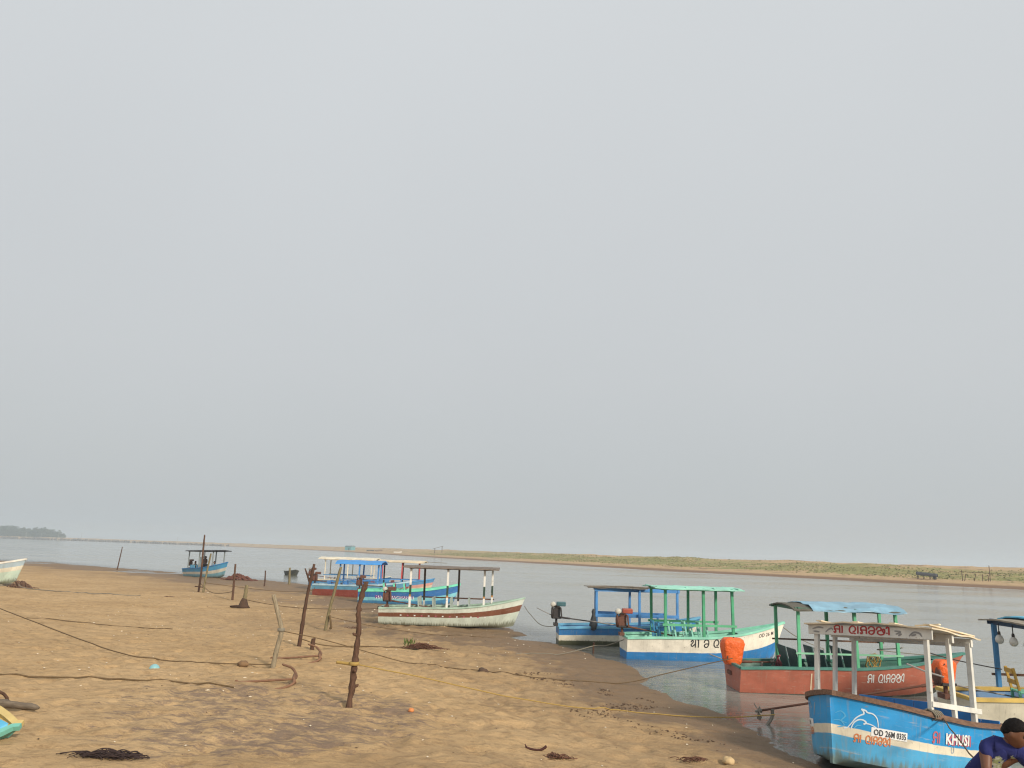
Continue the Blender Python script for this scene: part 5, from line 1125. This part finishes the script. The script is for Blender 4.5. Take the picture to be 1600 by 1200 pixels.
for k, (x, y, s_, lab) in enumerate(((-99, 560, 1.0, 'tiny dark boat pulled up beside the turquoise hut'), (-90, 540, .9, 'tiny brown boat pulled up right of the turquoise hut'), (-66, 462, .8, 'tiny white boat lying farther right along the distant bank'))):
    bb = Boat('distant_boat', (x, y, FZ(x, y)-.05), -20+15*k, 6*s_, 1.8*s_, (.8, .8, 1.2), lab, group='boats on the far bank')
    cm = [(.05, .05, .06), (.18, .12, .09), (.65, .63, .58)][k]; bb.hull(hullmat(f'hull_distant_{k}', [(.5, cm), (1.1, vary(cm, 1.1))], grime=.1), plain('floor_boards', (.13, .12, .11)), plain('floor_boards', (.13, .12, .11)), plain(f'cap_distant_{k}', cm))
x, y = -38, 440; r_ = empty('stick_shelter', (x, y, FZ(x, y))); tag(r_, 'tiny stick shelter on the far dune skyline', 'shelter')
for sx, sy, h in((-2, -1, 2.4), (2, -1, 3.4), (2, 1, 3.4), (-2, 1, 2.4)): MB().tube([(sx, sy, -.3), (sx, sy, h)], .10, 6).build('pole', wd_dk, r_)
MB().add([(-3.2, -1.4, 1.9), (2.6, -1.4, 3.6), (2.6, 1.4, 3.6), (-3.2, 1.4, 1.9), (-3.2, -1.4, 2.0), (2.6, -1.4, 3.75), (2.6, 1.4, 3.75), (-3.2, 1.4, 2.0)], [(3, 2, 1, 0), (4, 5, 6, 7), (0, 1, 5, 4), (1, 2, 6, 5), (2, 3, 7, 6), (3, 0, 4, 7)]).build('roof', wood('thatch_grey', (.22, .19, .16)), r_)
# far wood on the left, rocks of the breakwater, thin light masts
def far_wood():
    r_ = random.Random(11); m = MB(); tr = MB()
    for k in range(430):
        t = r_.random(); y = 1040+r_.uniform(0, 110); x = -y*(.566+.20*t)+r_.uniform(-4, 4);  
        h = r_.uniform(9.5, 14.5)*(1 if t > .12 else .55+.45*t/.12)*(1+.12*math.sin(x*.05)); w_ = r_.uniform(3.2, 5.5); z0 = 2.2
        tr.tube([(x, y, z0-1), (x, y, z0+h*.7)], [.35, .12], 5)
        for q_ in range(70):
            a = r_.uniform(0, math.tau); zz = r_.random()**.8; rr = w_*(.35+.65*math.sin(math.pi*min(1, .15+.85*zz)))*math.sqrt(r_.random()); c_ = Vector((x+math.cos(a)*rr, y+math.sin(a)*rr, z0+h*(.12+.88*zz)+r_.uniform(-.3, .3))); s_ = r_.uniform(.5, 1.2)
            u_ = Vector((r_.gauss(0, 1), r_.gauss(0, 1), r_.gauss(0, 1))).normalized(); v_ = u_.orthogonal().normalized(); m.add([c_+u_*s_, c_+v_*s_*.8, c_-u_*s_*.9, c_-v_*s_*.7], [(0, 1, 2, 3)])
    m.v += tr.v and []; o = len(m.v); m.v += tr.v; m.f += [tuple(i+o for i in f) for f in tr.f]
    ob = m.build('far_wood', plain('wood_foliage', (.045, .065, .035), .9, .5, .15, 0), None, fix=False); tag(ob, 'hazy dark wood on the far left shore', 'wood', kind='stuff')
far_wood()
def rocks():
    r_ = random.Random(4); m = MB()
    for k in range(520):
        t = r_.random(); x = -760+t*470; y = np.interp(x, [-760, -560, -420, -290], [1008, 985, 930, 822])-r_.uniform(-6, 9); s_ = r_.uniform(.8, 2.2)*(1 if x < -400 else .7)
        rot = Euler((r_.uniform(0, 3), r_.uniform(0, 3), r_.uniform(0, 3))).to_matrix(); m.box((x, y, .5+r_.random()*.8), (s_*1.5, s_*1.1, s_*.8), rot)
    ob = m.build('breakwater_rocks', plain('rock_grey', (.13, .115, .10), .9, .4, .3, 0), None); tag(ob, 'line of dark rocks along the distant left shore', 'rocks', kind='stuff')
rocks()
for k, (x, y, h, lab) in enumerate(((-569, 1000, 9, 'thin mast left of the others before the far wood'), (-545, 1010, 8, 'thin mast at the right end of the far wood'), (-585, 990, 7, 'thin short mast in front of the middle of the far wood'), (-610, 1000, 9, 'thin mast farthest left before the far wood'), (-401, 960, 7, 'lone thin mast on the distant sand right of the wood'))):
    ob = MB().tube([(x, y, 1.5), (x, y, 1.5+h*.6), (x, y, 1.5+h)], [.22, .16, .10], 6).tube([(x-.8, y, 1.3+h), (x+.8, y, 1.3+h)], .12, 6).build('light_mast', plain('mast_grey', (.35, .35, .33), .7), None); tag(ob, lab, 'mast', 'masts on the distant shore')

# ------------------------------------------------------------------ haze
hz = MB().box((-800, 1600, 12), (5400, 4800, 30)).build('haze', plain('haze_surface', (1, 1, 1)), None); hz.data.materials.clear()
hm = bpy.data.materials.new('haze_air'); hm.use_nodes = True; n_ = hm.node_tree.nodes; n_.remove(n_['Principled BSDF'])
pv = n_.new('ShaderNodeVolumePrincipled'); pv.inputs['Color'].default_value = (.80, .885, .97, 1); pv.inputs['Density'].default_value = .00065; pv.inputs['Anisotropy'].default_value = .2
hm.node_tree.links.new(pv.outputs[0], n_['Material Output'].inputs['Volume']); hz.data.materials.append(hm); tag(hz, kind='stuff'); hz['label'] = 'pale haze lying over the estuary'
